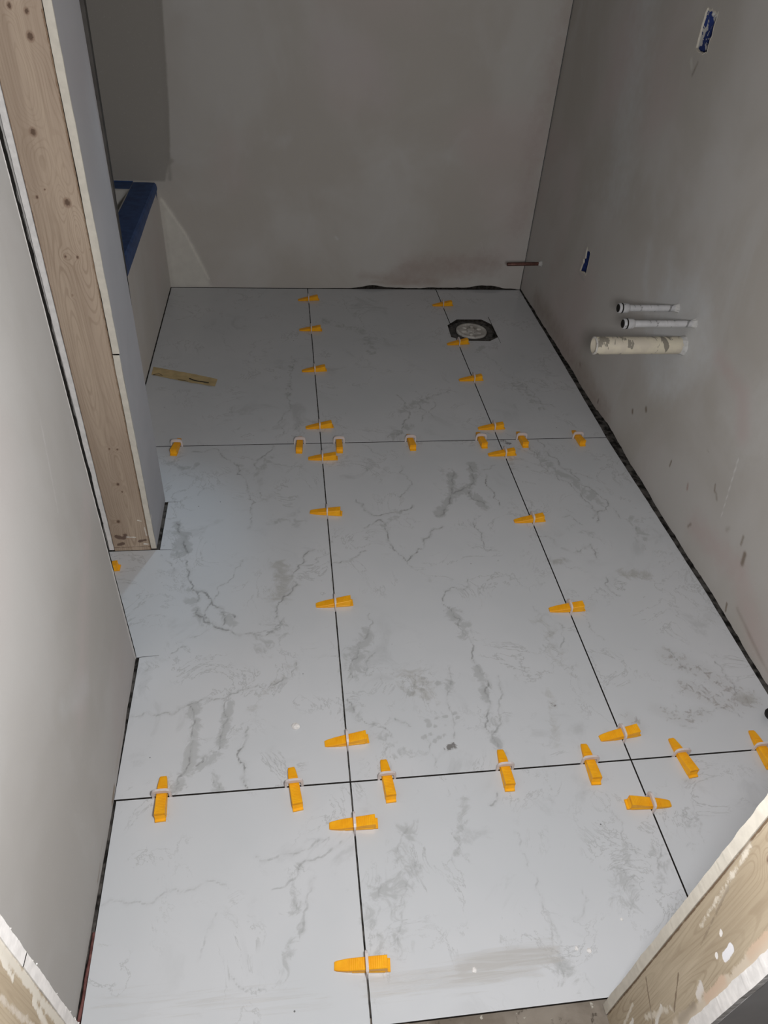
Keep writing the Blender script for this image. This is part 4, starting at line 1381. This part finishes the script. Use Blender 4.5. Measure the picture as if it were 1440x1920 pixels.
G1, G2, G3, G4 = ('wedges on the left lengthwise joint', 'wedges on the right lengthwise joint', 'wedges on the far cross joint', 'wedges on the near cross joint')
P_ = 'amber wedge '
LAB = [
    P_ + 'on the left lengthwise joint, hard against the far wall',
    P_ + 'on the left lengthwise joint, second from the far wall',
    P_ + 'on the left lengthwise joint, third from far wall, level with masking tape',
    P_ + 'across the left lengthwise joint just behind the far cross joint',
    P_ + 'across the left lengthwise joint just in front of the far cross joint',
    P_ + 'with dark smudged end on the left lengthwise joint, mid floor',
    P_ + 'alone on the left lengthwise joint midway between the two cross joints',
    P_ + 'across the left lengthwise joint just behind the near cross joint',
    P_ + 'across the left lengthwise joint just in front of the near cross joint',
    P_ + 'nearest to the threshold, largest in view, on the left lengthwise joint',
    P_ + 'on the right lengthwise joint, behind the toilet flange by the far wall',
    P_ + 'touching the front rim of the toilet flange opening',
    P_ + 'on the right lengthwise joint, first one in front of the toilet flange',
    P_ + 'across the right lengthwise joint just behind the far cross joint',
    P_ + 'beside dark smudge on right lengthwise joint, just before the far cross joint',
    P_ + 'on the right lengthwise joint, first one clear of the far cross joint',
    P_ + 'on the right lengthwise joint, midway between the two cross joints',
    P_ + 'across the right lengthwise joint just behind the near cross joint',
    P_ + 'lying reversed with its thick end left, in front of the near cross joint',
    P_ + 'on the far cross joint, leftmost, beside the partition wall',
    P_ + 'on the far cross joint, just left of the left lengthwise joint',
    P_ + 'on the far cross joint, just right of the left lengthwise joint',
    P_ + 'on the far cross joint, alone midway between the two lengthwise joints',
    P_ + 'on the far cross joint, just left of the right lengthwise joint',
    P_ + 'on the far cross joint, just right of the right lengthwise joint',
    P_ + 'on the far cross joint, closest to the right wall',
    P_ + 'on the near cross joint, leftmost, beside the near left wall',
    P_ + 'speckled with white plaster, near cross joint, left of the left lengthwise joint',
    P_ + 'on the near cross joint, just right of the left lengthwise joint',
    P_ + 'on the near cross joint, midway between the two lengthwise joints',
    P_ + 'on the near cross joint, just left of the right lengthwise joint',
    P_ + 'on the near cross joint, just right of the right lengthwise joint',
    P_ + 'on the near cross joint, cut by the right edge of the view',
]
for i, (x, y, dg, off) in enumerate(WEDGES):
    grp = G1 if i < 10 else G2 if i < 19 else G3 if i < 26 else G4
    if i == 31:
        dg, off = -84.0, .044
    levelling_wedge(x, y, dg, off, LAB[i], grp, 90 if i < 19 else 0)
levelling_wedge(-.600, .648, 0, .047, P_ + 'peeping out behind the near left wall, in the gap before the stud', 'wedge in the wall gap', 90)

# ---------------------------------------------------------------- toilet flange in the floor opening
fl = empty('toilet_flange', (.682, 2.020, -.0095))
tag(fl, 'round toilet flange with grey-white test cap in the octagonal floor opening', 'flange')


def lathe(name, prof, mat, parent, n=48, smooth=True, axis='z', caps=True):
    V_, F_ = [], []
    m = len(prof)
    for i in range(n):
        a = 2 * PI * i / n
        for r, h in prof:
            if axis == 'z':
                V_.append((r * math.cos(a), r * math.sin(a), h))
            else:
                V_.append((h, r * math.cos(a), r * math.sin(a)))
    for i in range(n):
        for j in range(m - 1):
            F_.append((i * m + j, ((i + 1) % n) * m + j, ((i + 1) % n) * m + j + 1, i * m + j + 1))
    if caps:
        F_.append(tuple(i * m for i in range(n))[::-1])
        F_.append(tuple(i * m + m - 1 for i in range(n)))
    return put(name, V_, F_, mat, parent, smooth)


lathe('flange_ring', [(.094, .0), (.094, .004), (.090, .0052), (.076, .0052), (.073, .0035), (.069, .0035), (.069, .0)], M['flange_dark'], fl, caps=False)
fl_d = lathe('test_cap', [(.0655, .0), (.0655, .0085), (.063, .0105), (.058, .0105), (.055, .0085), (.020, .0075), (.019, .0115), (.012, .0120), (.0001, .0120)], M['flange_white'], fl, caps=False)
fl_d['label'] = 'dusty grey-white round test cap'
for k in range(6):
    a = k * PI / 3 + .3
    bm = bmesh.new()
    bmesh.ops.create_icosphere(bm, subdivisions=2, radius=1, matrix=Matrix.Translation((.036 * math.cos(a), .036 * math.sin(a), .009)) @ Matrix.Rotation(a, 4, 'Z') @ Matrix.Diagonal((.013, .009, .0045, 1)))
    from_bm('cap_rib', bm, M['flange_white'], fl_d, True)
for k in range(4):
    a = k * PI / 2 + .7
    bm = bmesh.new()
    bmesh.ops.create_cone(bm, cap_ends=True, segments=6, radius1=.006, radius2=.006, depth=.006, matrix=Matrix.Translation((.083 * math.cos(a), .083 * math.sin(a), .0075)))
    from_bm('bolt_head', bm, M['flange_dark'], fl)

# ---------------------------------------------------------------- pipe stubs in the right wall
def pipe(name, y, z, x_end, r, mat, label, cat, group, cap=None, hollow=True, tilt=0.0, fz=0.0, fy=0.0):
    xw = float(rwx(y)) + .006
    L = xw - x_end
    t = empty(name, (xw, y, z))
    tag(t, label, cat, group)
    n = 28
    bm_m = []
    prof = [(r, 0), (r, -L + .001), (r - .0006, -L)]
    if hollow:
        prof += [(r * .84, -L), (r * .82, -L + .02), (.0001, -L + .02)]
    else:
        prof += [(r * .7, -L - .0015), (.0001, -L - .002)]
    o = lathe('pipe', prof, mat, t, n, True, 'x', caps=False)
    # lumpy ring of filler where it leaves the wall
    V_, F_ = [], []
    rr = random.Random(int(y * 1000))
    k = 26
    for i in range(k):
        a = 2 * PI * i / k
        q = rr.uniform(.6, 1.5)
        V_ += [(-.0045, math.cos(a) * (r + .0040 * q), math.sin(a) * (r + .0040 * q)), (-.0075 - .003 * q, math.cos(a) * (r + .0020 * q), math.sin(a) * (r + .0020 * q)),
               (-.013 - .006 * q, math.cos(a) * (r + .0002), math.sin(a) * (r + .0002))]
    for i in range(k):
        j = (i + 1) % k
        F_ += [(3 * i, 3 * j, 3 * j + 1, 3 * i + 1), (3 * i + 1, 3 * j + 1, 3 * j + 2, 3 * i + 2)]
    c = put('filler_collar', V_, F_, M['collar'], t)
    t.rotation_euler = (0, fy, fz)
    return t, L


pw, L = pipe('copper_pipe', 2.232, .209, .858, .0075, M['copper'], 'thin dark copper pipe stub sticking out of the right wall near the far corner', 'pipe', None, hollow=False, fy=math.radians(-1.5), fz=math.radians(0))
for (y, z, xe, lab) in ((1.064, .535, .830, 'upper of two plaster-smeared supply pipe stubs on the right wall, dark open end'),
                        (.955, .540, .800, 'lower of two plaster-smeared supply pipe stubs, just above the cream drain pipe')):
    t, L = pipe('supply_pipe', y, z, xe, .0092, M['pex'], lab, 'pipe', 'water supply stubs', fz=0)
    e = lathe('end_cap', [(.0092, -L + .030), (.0125, -L + .026), (.0135, -L + .020), (.0135, -L - .001), (.0110, -L - .003), (.0105, -L + .010), (.0001, -L + .010)], M['pex'], t, 20, True, 'x', caps=False)
    lathe('cap_ring', [(.0140, -L + .0085), (.0145, -L + .0065), (.0140, -L + .0045)], M['dark_hole'], e, 20, True, 'x', caps=False)
    lathe('cap_mouth', [(.0112, -L - .0032), (.0100, -L - .0038), (.0001, -L - .0036)], M['dark_hole'], e, 20, True, 'x', caps=False)['label'] = 'dark open end'
t, L = pipe('drain_pipe', .976, .465, .742, .0240, M['pvc'], 'thick cream drain pipe stub with grey stains, lowest on the right wall', 'pipe', None)
lathe('pipe_rim', [(.0240, -L + .003), (.0250, -L + .001), (.0248, -L - .0012), (.0205, -L - .0012)], M['flange_white'], t, 36, True, 'x', caps=False)

# ---------------------------------------------------------------- electrical boxes behind torn cut-outs
for poly, lab in ((BOX1, 'blue electrical box smeared with plaster, high on the right wall'),
                  (BOX2, 'small blue electrical box low on the right wall near the far corner')):
    ys_ = [q[0] for q in poly]
    zs_ = [q[1] for q in poly]
    y0, y1, z0, z1 = min(ys_) - .004, max(ys_) + .004, min(zs_) - .003, max(zs_) + .003
    xw = float(rwx((y0 + y1) / 2))
    eb = empty('electrical_box', (xw + .001, (y0 + y1) / 2, z0))
    tag(eb, lab, 'electrical box', 'electrical boxes in the right wall')
    hy, hz = (y1 - y0) / 2, z1 - z0
    bm = bmesh.new()
    a = [(.0045, -hy, 0), (.0045, hy, 0), (.0045, hy, hz), (.0045, -hy, hz)]
    b = [(.0045, -hy + .003, .003), (.0045, hy - .003, .003), (.0045, hy - .003, hz - .003), (.0045, -hy + .003, hz - .003)]
    c = [(.030, p[1], p[2]) for p in b]
    rr = [[bm.verts.new(p) for p in q] for q in (a, b, c)]
    for q, w in zip(rr, rr[1:]):
        for i in range(4):
            bm.faces.new((q[i], q[(i + 1) % 4], w[(i + 1) % 4], w[i]))
    bm.faces.new(rr[2])
    from_bm('box_body', bm, M['box_smeared'] if lab.startswith('blue') else M['box_blue'], eb)
    rr_ = random.Random(17 if lab.startswith('blue') else 4)
    nb = 12 if lab.startswith('blue') else 2
    for k in range(nb + 1):
        bm = bmesh.new()
        py = rr_.uniform(-hy + .006, hy - .006)
        pz = rr_.choice([rr_.uniform(.004, .032), rr_.uniform(hz - .030, hz - .005)])
        if k < nb:
            mx = Matrix.Translation((.020, py, pz)) @ Matrix.Rotation(rr_.uniform(0, 3), 4, 'X') @ Matrix.Diagonal((.010, .0045, .009, 1))
        else:
            mx = Matrix.Translation((.026, hy * .1, hz * .70)) @ Matrix.Diagonal((.007, .015, .008, 1))
        bmesh.ops.create_icosphere(bm, subdivisions=2, radius=1, matrix=mx)
        for v_ in bm.verts:
            v_.co.y += rr_.uniform(-.0012, .0012)
            v_.co.z += rr_.uniform(-.0015, .0015)
        from_bm('plaster_blob', bm, M['collar'], eb, True)
    # torn paper rim of the cut-out
    V_, F_ = [], []
    cy_, cz_ = sum(ys_) / len(ys_), sum(zs_) / len(zs_)
    m = len(poly)
    for k, (py, pz) in enumerate(poly):
        dy, dz = py - cy_, pz - cz_
        l_ = math.hypot(dy, dz)
        q = rr_.uniform(.4, 1.6)
        V_ += [(xw - .0004 - (xw + .001), py + dy / l_ * .003 * q - (y0 + y1) / 2, pz + dz / l_ * .003 * q - z0),
               (xw - .0012 - (xw + .001), py - (y0 + y1) / 2, pz - z0), (xw + .004 - (xw + .001), py - dy / l_ * .001 - (y0 + y1) / 2, pz - dz / l_ * .001 - z0)]
    for k in range(m):
        j = (k + 1) % m
        F_ += [(3 * k, 3 * j, 3 * j + 1, 3 * k + 1), (3 * k + 1, 3 * j + 1, 3 * j + 2, 3 * k + 2)]
    put('torn_rim', V_, F_, M['board_core'], eb)

# ---------------------------------------------------------------- masking tape on the floor
mp = [(-.598, 1.719), (-.52, 1.690), (-.44, 1.660), (-.358, 1.624)]
mq = [(-.598, 1.659), (-.52, 1.625), (-.45, 1.597), (-.364, 1.570)]
V_, F_ = [], []
NS = 40
rr = random.Random(9)
for i in range(NS + 1):
    t = i / NS * 3
    j = min(int(t), 2)
    f = t - j
    a = Vector(mp[j]).lerp(Vector(mp[j + 1]), f)
    b = Vector(mq[j]).lerp(Vector(mq[j + 1]), f)
    h = .0006 + .0015 * abs(math.sin(i * .35)) * (1 if 12 < i < 34 else .2)
    ja = rr.uniform(-.0008, .0008)
    V_ += [(a.x, a.y + ja, .0006), ((a.x + b.x) / 2, (a.y + b.y) / 2, .0008), (b.x, b.y - ja, .0005 + h)]
for i in range(NS):
    F_ += [(3 * i, 3 * i + 1, 3 * i + 4, 3 * i + 3), (3 * i + 1, 3 * i + 2, 3 * i + 5, 3 * i + 4)]
mt = empty('masking_tape', (0, 0, 0))
tag(mt, 'strip of tan masking tape stuck on the floor beside the bathtub panel', 'tape')
st_ = put('tape_strip', V_, F_, M['masking'], mt)


def ink(pts, w, z=.0035):
    V2, F2 = [], []
    for i, p_ in enumerate(pts):
        a = Vector(pts[max(i - 1, 0)])
        b = Vector(pts[min(i + 1, len(pts) - 1)])
        nrm = Vector((-(b - a).y, (b - a).x)).normalized() * w / 2
        V2 += [(p_[0] - nrm.x, p_[1] - nrm.y, z), (p_[0] + nrm.x, p_[1] + nrm.y, z)]
    for i in range(len(pts) - 1):
        F2.append((2 * i, 2 * i + 2, 2 * i + 3, 2 * i + 1))
    put('marker_line', V2, F2, M['marker'], st_)


ink([(-.459, 1.626), (-.445, 1.614), (-.429, 1.606), (-.408, 1.600), (-.387, 1.593)], .006)
ink([(-.592, 1.655), (-.574, 1.668), (-.556, 1.650), (-.575, 1.655), (-.592, 1.655)], .0025, .0022)
ink([(-.500, 1.622), (-.480, 1.613), (-.462, 1.606)], .0025, .0030)

# ---------------------------------------------------------------- plaster crumbs
CH = [(-.107, .137, .0080, 'largest white plaster crumb, on the tile left of the near wedges'),
      (.365, -.342, .0034, 'left one of two white plaster crumbs near the right door jamb'),
      (.386, -.348, .0042, 'right one of two white plaster crumbs near the right door jamb'),
      (.180, -.357, .0040, 'white plaster crumb with dark specks at the left end of the smear'),
      (.462, -.304, .0026, 'tiny white plaster crumb close to the right wooden jamb edge')]
for k, (x, y, s, lab) in enumerate(CH):
    bm = bmesh.new()
    bmesh.ops.create_icosphere(bm, subdivisions=2, radius=s)
    r_ = random.Random(k)
    for v_ in bm.verts:
        v_.co *= r_.uniform(.75, 1.25)
        v_.co.z = max(v_.co.z * .5, -.2 * s)
    o = from_bm('plaster_crumb', bm, M['white_filler'])
    o.location = (x, y, .2 * s + .0002)
    o.rotation_euler = (0, 0, k * 1.3)
    tag(o, lab, 'plaster crumb', 'plaster crumbs on the tiles')

# ---------------------------------------------------------------- black hose end by the right wall
hs = empty('rubber_hose', (.9475, .076, .0145))
tag(hs, 'black rounded hose end lying on the tile at the right edge of the view', 'hose')
lathe('hose_end', [(.0001, 0), (.007, .0012), (.0115, .005), (.0138, .011), (.0140, .046)], M['black_rubber'], hs, 24, True, 'x', caps=False)

# ---------------------------------------------------------------- red cable in the gap under the near left wall
yy = np.linspace(-.402, -.235, 24)
V_, F_ = [], []
for i, y in enumerate(yy):
    cx = -.4566 + .0006 * math.sin(i * .8)
    for k in range(8):
        a = 2 * PI * k / 8
        V_.append((cx + .0030 * math.cos(a), y, -.0048 + .0030 * math.sin(a) + .0008 * math.sin(i * .5)))
for i in range(len(yy) - 1):
    for k in range(8):
        F_.append((i * 8 + k, (i + 1) * 8 + k, (i + 1) * 8 + (k + 1) % 8, i * 8 + (k + 1) % 8))
F_ += [tuple(range(8))[::-1], tuple(range((len(yy) - 1) * 8, len(yy) * 8))]
M['red'] = plain('dusty_red', rgb(.20, .085, .075), .8, .2, 60, .6)
o = put('cable', V_, F_, M['red'], None, True)
tag(o, 'dusty red cable in the dark gap at the foot of the near left wall', 'cable')
